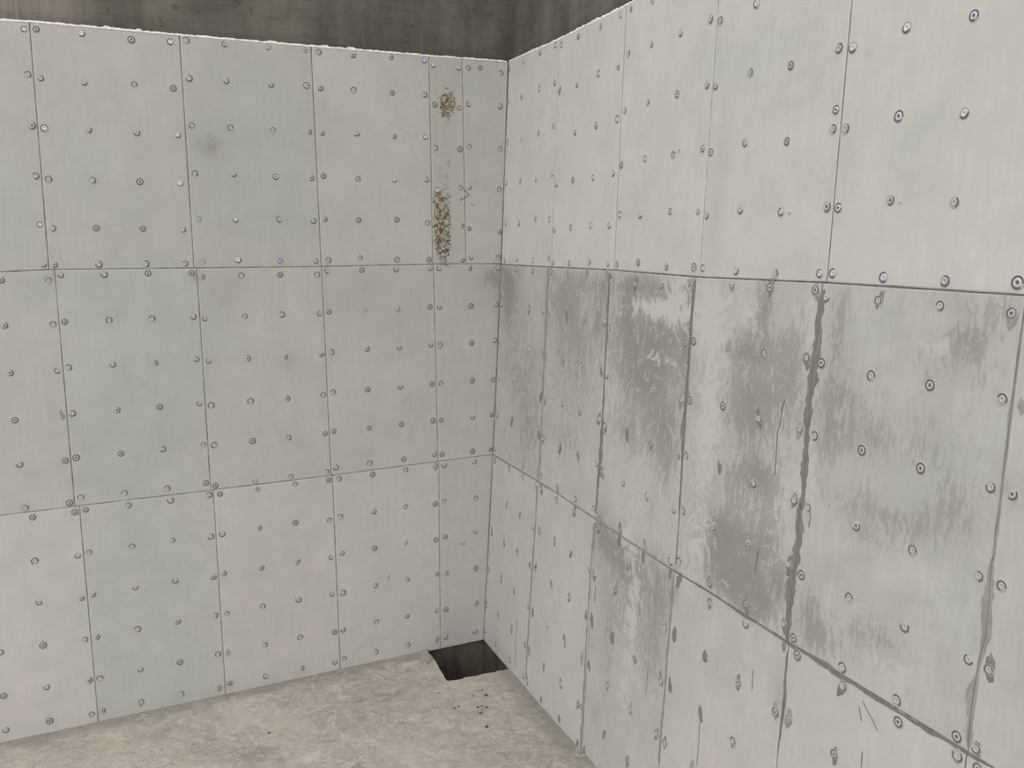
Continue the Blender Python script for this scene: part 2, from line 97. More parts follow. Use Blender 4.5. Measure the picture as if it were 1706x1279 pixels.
STAINS = [["R","d",0.173,2.19,0.153,0.177,0.7],["R","d",0.412,1.79,0.267,0.206,0.45],["R","d",0.106,2.33,0.117,0.078,0.5],["R","d",0.543,1.464,0.188,0.203,0.45],["R","d",0.922,2.235,0.217,0.123,0.55],["R","d",1.052,2.061,0.263,0.15,0.5],["R","d",1.151,2.337,0.263,0.053,0.4],["R","d",1.088,1.79,0.206,0.181,0.4],["R","d",1.328,2.203,0.073,0.17,0.6],["R","d",1.02,1.496,0.214,0.093,0.3],["R","d",1.78,2.338,0.223,0.051,0.6],["R","d",1.736,2.102,0.229,0.155,0.95],["R","d",1.973,2.151,0.113,0.122,0.5],["R","d",1.58,2.275,0.076,0.107,0.7],["R","p",1.817,2.251,0.219,0.04,1.0],["R","p",1.991,2.348,0.071,0.144,0.7],["R","p",1.894,2.042,0.142,0.035,0.5],["R","d",1.811,1.928,0.223,0.102,0.7],["R","d",1.738,1.703,0.259,0.105,0.45],["R","d",1.994,1.653,0.064,0.148,0.6],["R","d",1.928,1.793,0.141,0.075,0.4],["R","d",2.084,2.305,0.038,0.094,0.8],["R","d",2.074,2.064,0.034,0.119,0.6],["R","d",2.549,2.333,0.052,0.082,0.7],["R","d",2.533,2.206,0.149,0.063,0.5],["R","d",2.543,2.016,0.2,0.105,0.75],["R","d",2.527,1.883,0.135,0.085,0.6],["R","d",2.492,2.137,0.119,0.038,0.6],["R","d",2.717,2.144,0.059,0.119,0.5],["R","p",2.213,2.267,0.119,0.137,0.8],["R","p",2.27,1.857,0.07,0.297,0.8],["R","p",2.471,2.286,0.068,0.063,0.5],["R","d",2.485,1.675,0.14,0.087,0.55],["R","d",2.6,1.725,0.098,0.063,0.7],["R","d",2.494,1.474,0.158,0.087,0.75],["R","d",2.498,1.315,0.176,0.099,1.0],["R","d",2.628,1.273,0.098,0.064,0.95],["R","d",2.679,1.51,0.078,0.124,0.5],["R","d",2.76,1.388,0.042,0.061,0.7],["R","d",2.389,1.418,0.052,0.113,0.6],["R","p",2.721,1.672,0.042,0.121,0.5],["R","d",2.907,2.299,0.042,0.111,0.6],["R","d",2.93,2.132,0.062,0.129,0.4],["R","d",2.917,1.94,0.053,0.15,0.5],["R","g",3.051,2.257,0.119,0.211,0.8],["R","d",3.07,1.952,0.143,0.071,0.6],["R","d",3.155,2.335,0.066,0.051,0.2],["R","d",3.385,2.289,0.074,0.062,0.8],["R","d",3.334,2.38,0.095,0.028,0.4],["R","d",3.301,2.199,0.099,0.065,0.45],["R","d",3.452,2.203,0.035,0.091,0.35],["R","p",3.294,2.248,0.059,0.023,0.6],["R","p",3.382,2.178,0.074,0.016,0.5],["R","d",3.004,2.069,0.087,0.072,0.4],["R","g",3.305,1.882,0.222,0.148,0.9],["R","d",3.331,1.989,0.118,0.097,0.4],["R","d",3.05,1.742,0.122,0.054,0.5],["R","d",3.26,1.749,0.126,0.047,0.65],["R","d",3.413,1.827,0.074,0.079,0.6],["R","d",3.158,1.663,0.113,0.028,0.5],["R","d",3.034,1.488,0.15,0.033,0.25],["R","d",3.173,1.39,0.091,0.053,0.45],["R","d",2.981,1.289,0.104,0.076,0.75],["R","d",2.9,1.358,0.049,0.097,0.6],["R","d",3.247,1.367,0.108,0.045,0.3],["R","p",3.254,1.315,0.129,0.035,0.5],["R","p",2.857,1.769,0.039,0.174,0.5],["R","d",3.489,2.374,0.051,0.044,0.4],["R","d",3.579,1.921,0.032,0.044,0.5],["R","g",3.093,2.774,0.27,0.27,0.6],["R","g",2.457,3.111,0.234,0.204,0.5],["R","g",2.63,3.195,0.18,0.116,0.5],["R","d",2.703,2.461,0.118,0.039,0.3],["R","d",2.224,2.761,0.054,0.311,0.35],["R","d",2.19,2.585,0.04,0.135,0.3],["R","d",2.866,2.685,0.053,0.11,0.25],["R","d",2.861,2.812,0.037,0.073,0.25],["R","d",1.76,3.372,0.144,0.098,0.1],["R","g",2.089,3.174,0.123,0.181,0.4],["R","d",1.678,3.096,0.101,0.151,0.15],["R","d",1.709,1.115,0.214,0.081,0.65],["R","d",1.531,1.143,0.116,0.056,0.6],["R","d",1.776,1.026,0.313,0.16,0.5],["R","d",2.023,1.091,0.083,0.151,0.45],["R","d",1.859,0.808,0.252,0.132,0.4],["R","p",1.724,1.205,0.074,0.107,0.8],["R","p",1.816,0.93,0.061,0.213,0.8],["R","p",1.789,0.519,0.073,0.244,0.5],["R","d",1.599,0.636,0.091,0.226,0.35],["R","d",2.025,0.717,0.093,0.204,0.3],["R","p",2.623,0.93,0.2,0.13,0.35],["R","g",3.013,1.061,0.155,0.114,0.4],["R","d",0.582,0.479,0.173,0.208,0.1],["R","g",0.254,0.001,0.158,0.112,0.5],["R","d",1.457,1.238,0.071,0.057,0.5],["R","d",2.811,1.023,0.029,0.102,0.7],["R","p",2.254,1.374,0.08,0.14,0.6],["R","d",2.136,1.12,0.035,0.073,0.7],["L","d",-1.485,2.264,0.092,0.112,0.55],["L","g",-1.506,2.169,0.154,0.192,0.8],["L","d",-1.169,1.888,0.079,0.081,0.45],["L","g",-1.881,1.934,0.261,0.535,0.9],["L","d",-1.867,1.917,0.041,0.032,0.5],["L","g",-1.277,2.958,0.25,0.374,0.9],["L","d",-1.516,3.042,0.09,0.091,0.3],["L","d",-1.426,3.045,0.182,0.061,0.25],["L","d",0.083,2.316,0.064,0.058,0.75],["L","d",0.003,2.289,0.119,0.087,0.35],["L","d",0.122,2.176,0.032,0.22,0.5],["L","d",-0.672,2.306,0.142,0.068,0.35],["L","d",-0.608,2.062,0.145,0.07,0.25],["L","d",-0.386,2.123,0.112,0.106,0.2],["L","g",-0.779,2.275,0.174,0.102,0.6],["L","r",-0.195,3.321,0.052,0.067,1.0],["L","r",-0.206,3.287,0.022,0.047,1.0],["L","r",-0.164,3.347,0.075,0.1,0.35],["L","r",-0.242,2.663,0.053,0.118,1.0],["L","r",-0.217,2.559,0.038,0.105,0.9],["L","r",-0.242,2.489,0.045,0.07,0.6],["L","r",-0.209,2.401,0.031,0.021,0.7],["L","r",-0.25,2.611,0.053,0.209,0.4],["L","r",-0.218,2.922,0.06,0.205,0.33],["L","r",-0.143,2.889,0.076,0.207,0.2],["L","r",-0.195,3.126,0.052,0.203,0.25],["L","r",-0.269,2.801,0.022,0.034,0.5],["L","g",-0.197,2.991,0.113,0.546,0.6],["L","g",-0.077,2.183,0.196,0.108,0.6],["L","d",-1.632,2.363,0.036,0.031,1.0],["L","d",-0.929,2.387,0.027,0.04,0.7],["L","d",-0.951,2.28,0.027,0.1,0.35],["L","d",-2.291,1.18,0.033,0.032,0.8],["L","d",-2.292,2.379,0.032,0.024,0.7],["L","g",-1.998,0.635,0.326,0.506,0.9],["L","g",-1.096,0.464,0.105,0.221,0.3],["L","d",-2.497,0.063,0.022,0.033,0.8],["L","d",-2.269,0.04,0.029,0.027,0.8],["L","d",-1.578,0.049,0.029,0.022,0.9],["L","d",-1.185,0.059,0.021,0.022,0.8],["L","d",-1.616,2.857,0.177,0.273,0.12],["L","g",-1.931,2.85,0.278,0.354,0.5],["L","d",-2.255,2.843,0.157,0.343,0.1],["L","d",-1.139,1.818,0.2,0.068,0.12],["L","d",-0.213,0.135,0.073,0.105,0.3],["L","d",-2.682,0.251,0.021,0.026,0.6],["L","g",-0.709,2.273,0.212,0.102,0.5],["L","d",-1.792,1.475,0.12,0.098,0.25],["L","d",-1.966,1.101,0.088,0.066,0.1],["L","p",-2.016,3.194,0.162,0.023,0.5],["L","p",-1.786,1.573,0.06,0.052,0.5],["L","p",-1.261,2.027,0.194,0.04,0.4],["L","d",-1.518,3.011,0.06,0.061,0.4],["L","d",-2.551,0.179,0.163,0.026,0.2]]
STRIPS = [["R",[[2.839,2.384,0.0136],[2.83,2.35,0.0192],[2.827,2.254,0.0193],[2.823,2.157,0.0208],[2.82,2.039,0.0196],[2.822,1.92,0.0168],[2.83,1.782,0.0141],[2.832,1.661,0.0127]]],["R",[[2.823,1.683,0.0085],[2.826,1.598,0.0228],[2.83,1.507,0.0228],[2.822,1.432,0.0201],[2.819,1.325,0.0174],[2.82,1.209,0.0116]]],["R",[[2.828,1.17,0.0087],[2.829,1.096,0.0145],[2.837,1.014,0.0174],[2.834,0.925,0.0088],[2.828,0.812,0.0059]]],["R",[[2.111,2.386,0.0208],[2.103,2.259,0.0168],[2.104,2.068,0.0106],[2.108,1.912,0.0191],[2.109,1.777,0.0214],[2.115,1.631,0.0107],[2.124,1.408,0.0077],[2.125,1.232,0.013]]],["R",[[2.114,1.177,0.0153],[2.117,1.023,0.0175],[2.114,0.838,0.0132],[2.116,0.653,0.0155],[2.113,0.464,0.0179],[2.113,0.355,0.018]]],["R",[[1.4,2.389,0.0294],[1.406,2.208,0.0177],[1.414,1.926,0.0119],[1.42,1.697,0.0179],[1.419,1.523,0.027],[1.414,1.374,0.0211],[1.413,1.24,0.0182]]],["R",[[1.407,1.194,0.0244],[1.399,1.01,0.0185],[1.396,0.795,0.0186],[1.4,0.517,0.0156],[1.41,0.238,0.0251],[1.412,0.021,0.0189]]],["R",[[0.705,2.383,0.0392],[0.708,2.125,0.0316],[0.715,1.765,0.0159],[0.724,1.567,0.0199],[0.726,1.366,0.028],[0.719,1.228,0.0242]]],["R",[[0.707,1.198,0.0243],[0.714,0.951,0.0204],[0.699,0.667,0.0206],[0.694,0.308,0.0167],[0.692,0.052,0.021]]],["R",[[3.542,2.327,0.0032],[3.542,2.26,0.0065],[3.541,2.185,0.0049],[3.542,2.11,0.0082],[3.543,2.019,0.0082],[3.543,1.942,0.0058],[3.545,1.858,0.0116],[3.543,1.802,0.0083],[3.546,1.732,0.005]]],["R",[[3.54,1.738,0.005],[3.545,1.676,0.0134],[3.55,1.614,0.0168],[3.552,1.534,0.0134],[3.543,1.465,0.0068],[3.539,1.389,0.012],[3.538,1.314,0.0121],[3.542,1.223,0.0052]]],["R",[[0.036,1.213,0.0075],[0.394,1.218,0.0088],[0.72,1.222,0.0099],[1.056,1.221,0.0077],[1.398,1.212,0.0087],[1.805,1.206,0.0066],[2.116,1.2,0.0073]]],["R",[[2.116,1.2,0.0073],[2.359,1.207,0.0092],[2.586,1.202,0.0075],[2.786,1.201,0.0081],[2.892,1.205,0.0138],[3.006,1.204,0.0171],[3.125,1.201,0.0109],[3.293,1.201,0.0086],[3.401,1.203,0.0099],[3.538,1.21,0.0078],[3.611,1.211,0.0061]]],["L",[[0.145,2.387,0.0121],[0.139,2.175,0.0102],[0.128,1.953,0.0061],[0.113,1.654,0.0082],[0.093,1.35,0.0083],[0.079,1.213,0.0083]]]]
MARKS = [["L","pencil_mark",0.004,[[-0.094,2.835],[-0.06,2.807],[-0.122,2.772],[-0.114,2.786]]],["L","pencil_mark",0.003,[[-0.057,2.752],[-0.022,2.748]]],["L","pencil_mark",0.004,[[-0.618,0.538],[-0.638,0.504]]],["L","pencil_mark",0.003,[[-0.179,0.659],[-0.171,0.673]]],["L","pencil_mark",0.003,[[-0.159,0.648],[-0.15,0.67],[-0.143,0.649],[-0.122,0.673]]],["L","pencil_mark",0.003,[[-0.138,0.652],[-0.118,0.649]]],["L","pencil_mark",0.003,[[-0.284,2.794],[-0.288,2.766]]],["R","crack",0.005,[[2.702,2.01],[2.688,1.976],[2.686,1.924],[2.678,1.892],[2.68,1.829],[2.683,1.742]]],["R","crack",0.003,[[2.633,1.463],[2.629,1.417],[2.625,1.372]]],["R","crack",0.003,[[2.374,0.682],[2.379,0.584],[2.378,0.496]]],["R","crack",0.003,[[3.173,1.168],[3.198,1.146],[3.221,1.13],[3.241,1.108]]],["R","crack",0.003,[[3.161,1.145],[3.179,1.104]]],["R","crack",0.003,[[0.526,0.347],[0.519,0.177],[0.535,0.053]]],["R","crack",0.0025,[[1.976,0.749],[1.973,0.582]]],["R","crack",0.003,[[3.194,1.015],[3.196,0.966]]],["R","crack",0.003,[[2.662,1.029],[2.666,0.951]]],["R","crack",0.004,[[1.459,0.895],[1.452,0.807]]],["R","crack",0.003,[[1.929,2.903],[1.917,2.887]]],["R","crack",0.003,[[3.108,2.643],[3.121,2.642]]],["R","crack",0.003,[[2.628,2.63],[2.647,2.626]]],["R","crack",0.003,[[2.868,1.672],[2.874,1.649],[2.87,1.616]]]]
RING = [[-0.876,0.008],[-0.866,0.056],[-0.82,0.112],[-0.744,0.138],[-0.649,0.138],[-0.561,0.1],[-0.492,0.041]]
PIT = [[-0.396,0.015],[-0.401,-0.051],[-0.394,-0.117],[-0.4,-0.184],[-0.409,-0.249],[-0.417,-0.328],[-0.427,-0.421],[-0.384,-0.438],[-0.34,-0.44],[-0.306,-0.432],[-0.24,-0.441],[-0.165,-0.445],[-0.128,-0.451],[-0.108,-0.441],[-0.079,-0.447],[-0.038,-0.446]]
LUMP = [[-0.431,0.019],[-0.404,0.028],[-0.394,0.0],[-0.4,-0.07],[-0.397,-0.125],[-0.406,-0.138],[-0.456,-0.178],[-0.484,-0.169],[-0.477,-0.12],[-0.454,-0.078],[-0.451,-0.026]]
SPOTS = [[-0.515,-0.525],[-0.286,-0.615],[-0.291,-0.681],[-0.356,-0.656],[-0.418,-0.977],[-0.382,-0.774],[-0.356,-0.773],[-0.337,-0.796],[-0.395,-0.838],[-0.502,-0.729],[-0.474,-0.721],[-1.466,-0.526]]
RIDGES = [[[-1.094,-0.445],[-1.142,-0.589],[-1.129,-0.71],[-1.15,-0.872],[-1.142,-0.998]],[[-1.053,-0.514],[-1.021,-0.649],[-1.016,-0.788],[-1.026,-0.933]],[[-1.094,-0.445],[-1.183,-0.474],[-1.284,-0.519],[-1.302,-0.646],[-1.351,-0.772]],[[-0.751,-0.688],[-0.735,-0.814],[-0.74,-0.924],[-0.771,-0.975]],[[-1.131,-0.5],[-1.242,-0.72],[-1.275,-0.81]],[[-0.782,-0.172],[-0.738,-0.279]],[[-1.496,-0.762],[-1.441,-0.749],[-1.338,-0.758],[-1.281,-0.744]],[[-0.929,-0.576],[-0.867,-0.679],[-0.765,-0.729]],[[-1.039,-0.185],[-0.941,-0.193],[-0.842,-0.2]],[[-1.033,-0.524],[-0.942,-0.618]],[[-0.874,-0.627],[-0.886,-0.739]],[[-0.656,-0.76],[-0.554,-0.688],[-0.496,-0.666]],[[-1.619,-0.702],[-1.55,-0.716],[-1.496,-0.762]],[[-1.233,-0.236],[-1.23,-0.277]],[[-0.331,-1.083],[-0.223,-1.114]],[[-1.233,-0.544],[-1.257,-0.668]],[[-1.088,-0.882],[-1.086,-1.025]]]
BLOTS = [[-1.521,-0.158,0.083,0.094,-0.5],[-1.43,0.036,0.148,0.064,0.5],[-1.182,-0.222,0.192,0.084,0.35],[-0.657,-0.026,0.156,0.039,0.5],[-0.559,-0.136,0.064,0.049,-0.6],[-0.597,-0.207,0.051,0.026,0.8],[-0.718,-0.412,0.06,0.029,0.8],[-0.962,-0.422,0.035,0.023,0.8],[-0.801,-0.317,0.037,0.025,0.7],[-0.452,-0.558,0.024,0.071,0.6],[-0.365,-0.806,0.07,0.04,0.6],[-0.292,-0.611,0.048,0.048,0.5],[-1.578,-0.701,0.117,0.057,0.8],[-1.385,-0.469,0.136,0.085,0.3],[-1.189,-0.811,0.172,0.114,-0.3],[-0.625,-0.577,0.118,0.135,-0.35],[-0.451,-1.001,0.111,0.099,-0.4],[-1.326,-0.847,0.063,0.056,-0.7],[-0.761,-0.351,0.073,0.049,-0.4],[-0.734,-0.744,0.057,0.042,-0.5],[-0.67,-0.892,0.056,0.1,0.2],[-0.788,-1.173,0.042,0.021,0.5],[-0.898,-0.389,0.143,0.07,0.35]]

WALL = {
    'L': Matrix(((1, 0, 0, 0), (0, 0, -1, 0), (0, 1, 0, 0), (0, 0, 0, 1))),
    'R': Matrix(((-0.067509, 0.058903, -0.995978, 0), (-0.997719, -0.003986, 0.067391, 0), (0.0, 0.998256, 0.059038, 0), (0, 0, 0, 1))),
}

# ---------------------------------------------------------------- material helpers
class Mat:
    def __init__(self, name, rough=0.85, metal=0.0, spec=0.3):
        self.m = bpy.data.materials.new(name)
        self.m.use_nodes = True
        self.t = self.m.node_tree
        self.b = self.t.nodes['Principled BSDF']
        self.b.inputs['Roughness'].default_value = rough
        self.b.inputs['Metallic'].default_value = metal
        self.b.inputs['Specular IOR Level'].default_value = spec
    def n(self, kind, **kw):
        o = self.t.nodes.new('ShaderNode' + kind)
        for k, v in kw.items():
            setattr(o, k, v)
        return o
    def set(self, sock, v):
        if isinstance(v, bpy.types.NodeSocket):
            self.t.links.new(v, sock)
        elif isinstance(v, tuple) and len(v) == 3 and sock.type == 'RGBA':
            sock.default_value = (*v, 1)
        else:
            sock.default_value = v
    def math(self, op, a, b=0.0, clamp=False):
        o = self.n('Math', operation=op, use_clamp=clamp)
        self.set(o.inputs[0], a); self.set(o.inputs[1], b)
        return o.outputs[0]
    def vmul(self, a, v):
        o = self.n('VectorMath', operation='MULTIPLY')
        self.set(o.inputs[0], a); o.inputs[1].default_value = v
        return o.outputs[0]
    def vadd(self, a, b):
        o = self.n('VectorMath', operation='ADD')
        self.set(o.inputs[0], a); self.set(o.inputs[1], b)
        return o.outputs[0]
    def noise(self, vec, scale, detail=4.0, rough=0.55, dist=0.0):
        o = self.n('TexNoise')
        self.set(o.inputs['Vector'], vec)
        o.inputs['Scale'].default_value = scale
        o.inputs['Detail'].default_value = detail
        o.inputs['Roughness'].default_value = rough
        o.inputs['Distortion'].default_value = dist
        return o.outputs['Fac']
    def step(self, v, lo, hi):
        o = self.n('MapRange', interpolation_type='SMOOTHSTEP')
        self.set(o.inputs['Value'], v)
        o.inputs['From Min'].default_value = lo
        o.inputs['From Max'].default_value = hi
        return o.outputs[0]
    def mix(self, fac, a, b):
        o = self.n('Mix', data_type='RGBA')
        self.set(o.inputs[0], fac); self.set(o.inputs[6], a); self.set(o.inputs[7], b)
        return o.outputs[2]
    def mul(self, col, f):
        o = self.n('VectorMath', operation='SCALE')
        self.set(o.inputs[0], col); self.set(o.inputs['Scale'], f)
        return o.outputs[0]
    def color(self, c):
        self.set(self.b.inputs['Base Color'], c)
    def bump(self, h, strength=0.3, dist=0.002):
        o = self.n('Bump')
        o.inputs['Strength'].default_value = strength
        o.inputs['Distance'].default_value = dist
        self.set(o.inputs['Height'], h)
        self.t.links.new(o.outputs[0], self.b.inputs['Normal'])
    def pos(self):
        return self.n('NewGeometry').outputs['Position']

def panel_material():
    M = Mat('cement_board', rough=0.82, spec=0.25)
    oi = M.n('ObjectInfo').outputs['Random']
    off = M.n('CombineXYZ')
    M.set(off.inputs[0], M.math('MULTIPLY', oi, 37.0)); M.set(off.inputs[1], M.math('MULTIPLY', oi, 11.0))
    P = M.vadd(M.pos(), off.outputs[0])
    at = M.n('Attribute', attribute_name='stain')
    sep = M.n('SeparateColor'); M.set(sep.inputs[0], at.outputs['Color'])
    sd, sp, sr = sep.outputs[0], sep.outputs[1], sep.outputs[2]
    sg = at.outputs['Alpha']
    tone = M.n('Attribute', attribute_name='tone', attribute_type='OBJECT').outputs['Fac']
    scuff = M.n('Attribute', attribute_name='scuff', attribute_type='OBJECT').outputs['Fac']
    green = M.n('Attribute', attribute_name='green', attribute_type='OBJECT').outputs['Fac']
    big = M.noise(P, 1.7, 3.0, 0.5, 0.4)
    mid = M.noise(P, 6.5, 6.0, 0.62, 0.9)
    fine = M.noise(P, 34.0, 6.0, 0.65, 0.4)
    grain = M.noise(M.vmul(P, (80.0, 80.0, 26.0)), 1.0, 6.0, 0.7, 0.8)
    streak = M.noise(M.vmul(P, (55.0, 55.0, 3.2)), 1.0, 5.0, 0.6, 0.6)
    brush = M.noise(M.vmul(P, (16.0, 16.0, 4.6)), 1.0, 9.0, 0.72, 1.5)
    # base: warm grey drifting to a greenish grey
    gf = M.math('ADD', M.math('ADD', M.math('MULTIPLY', M.step(big, 0.40, 0.72), 0.7), green), M.math('MULTIPLY', sg, 0.75), clamp=True)
    base = M.mix(gf, (0.470, 0.448, 0.423), (0.427, 0.431, 0.393))
    cloud = M.noise(P, 3.4, 5.0, 0.6, 0.5)
    v = M.math('ADD', 0.90, M.math('MULTIPLY', mid, 0.20))
    v = M.math('ADD', v, M.math('MULTIPLY', M.math('SUBTRACT', cloud, 0.5), M.math('ADD', 0.17, M.math('MULTIPLY', scuff, 0.50))))
    base = M.mul(base, v)
    v2 = M.math('ADD', 0.95, M.math('MULTIPLY', M.math('SUBTRACT', streak, 0.5), M.math('ADD', 0.10, M.math('MULTIPLY', scuff, 0.22))))
    v3 = M.math('ADD', v2, M.math('MULTIPLY', M.math('SUBTRACT', fine, 0.5), 0.10))
    base = M.mul(base, M.math('ADD', v3, 0.04))
    # faint cloudy grime inside a stained patch, then the crisp scraped edge of the wet grey
    base = M.mix(M.math('MULTIPLY', M.math('MULTIPLY', sd, M.step(mid, 0.25, 0.65)), 0.62, clamp=True), base, (0.29, 0.284, 0.255))
    ms = M.math('ADD', M.math('MULTIPLY', brush, 0.44), M.math('MULTIPLY', grain, 0.50))
    ms = M.math('ADD', ms, M.math('MULTIPLY', streak, 0.22))
    dm = M.math('ADD', ms, M.math('MULTIPLY', sd, 0.165))
    dm = M.math('ADD', dm, M.math('MULTIPLY', scuff, 0.095))
    dm = M.math('ADD', dm, M.math('MULTIPLY', M.math('SUBTRACT', cloud, 0.5), M.math('MULTIPLY', scuff, 0.30)))
    dmask = M.math('MULTIPLY', M.step(dm, 0.685, 0.765), M.math('ADD', M.math('MULTIPLY', sd, 0.52), M.math('MULTIPLY', scuff, 0.42)), clamp=True)
    c = M.mix(dmask, base, (0.248, 0.240, 0.216))
    # pale slurry dragged over
    pm = M.noise(P, 9.0, 7.0, 0.7, 2.4)
    pt = M.math('ADD', pm, M.math('MULTIPLY', sp, 0.24))
    pt = M.math('ADD', pt, M.math('MULTIPLY', scuff, 0.06))
    pmask = M.math('MULTIPLY', M.step(pt, 0.62, 0.70), M.math('ADD', 0.10, M.math('ADD', M.math('MULTIPLY', sp, 0.65), M.math('MULTIPLY', scuff, 0.5))), clamp=True)
    c = M.mix(pmask, c, (0.51, 0.488, 0.452))
    # rusty brown specks
    rn = M.noise(P, 48.0, 8.0, 0.78, 1.2)
    rm = M.step(M.math('ADD', rn, M.math('MULTIPLY', sr, 0.20)), 0.66, 0.72)
    rm = M.math('MULTIPLY', rm, M.math('MULTIPLY', sr, 1.6), clamp=True)
    c = M.mix(M.math('MULTIPLY', sr, 0.22), c, (0.38, 0.34, 0.25))
    c = M.mix(rm, c, M.mix(M.step(cloud, 0.4, 0.6), (0.085, 0.062, 0.035), (0.14, 0.10, 0.05)))
    c = M.mul(c, tone)
    M.color(c)
    M.bump(M.math('ADD', M.math('MULTIPLY', mid, 1.2), M.math('ADD', M.math('MULTIPLY', fine, 0.5), M.math('MULTIPLY', streak, 0.5))), 0.35, 0.0025)
    return M.m

def mortar_material(name, c1, c2, scale=30.0, rough=0.9):
    M = Mat(name, rough=rough)
    P = M.pos()
    f = M.noise(M.vmul(P, (1, 1, 0.35)), scale, 5.0, 0.65, 0.5)
    M.color(M.mix(M.step(f, 0.32, 0.68), c1, c2))
    M.bump(f, 0.5, 0.002)
    return M.m

def old_wall_material():
    M = Mat('old_dark_concrete', rough=0.9, spec=0.25)
    P = M.pos()
    st = M.noise(M.vmul(P, (5.0, 5.0, 0.5)), 1.0, 5.0, 0.6, 0.3)
    fs = M.noise(M.vmul(P, (38.0, 38.0, 2.5)), 1.0, 5.0, 0.65, 0.5)
    hz = M.noise(M.vmul(P, (3.0, 3.0, 60.0)), 1.0, 4.0, 0.6)
    bl = M.noise(P, 22.0, 5.0, 0.6, 0.6)
    c = M.mix(M.math('ADD', M.math('MULTIPLY', M.step(st, 0.35, 0.68), 0.6), M.math('MULTIPLY', M.step(M.noise(P, 4.5, 4.0, 0.6), 0.35, 0.65), 0.4)), (0.080, 0.075, 0.059), (0.150, 0.141, 0.114))
    c = M.mix(M.math('MULTIPLY', M.step(fs, 0.45, 0.85), 0.40), c, (0.165, 0.155, 0.132))
    c = M.mix(M.math('MULTIPLY', M.step(hz, 0.5, 0.7), 0.35), c, (0.045, 0.040, 0.032))
    c = M.mix(M.math('MULTIPLY', M.step(bl, 0.60, 0.68), 0.45), c, (0.04, 0.036, 0.03))
    # drier, browner concrete away from the corner on the long wall
    sx = M.n('SeparateXYZ'); M.set(sx.inputs[0], P)
    dry = M.math('MULTIPLY', M.step(M.math('MULTIPLY', sx.outputs[0], -1.0), 1.98, 2.20), 0.9)
    c = M.mix(dry, c, M.mix(M.step(fs, 0.3, 0.7), (0.18, 0.162, 0.138), (0.255, 0.228, 0.198)))
    # damp band that keeps to the edge of the boards
    damp = M.math('MULTIPLY', M.math('SUBTRACT', 1.0, M.step(M.math('ADD', sx.outputs[2], M.math('MULTIPLY', bl, 0.10)), 3.62, 3.70)), 0.45)
    c = M.mix(damp, c, (0.045, 0.040, 0.030))
    M.color(c)
    M.bump(M.math('ADD', fs, bl), 0.5, 0.004)
    return M.m

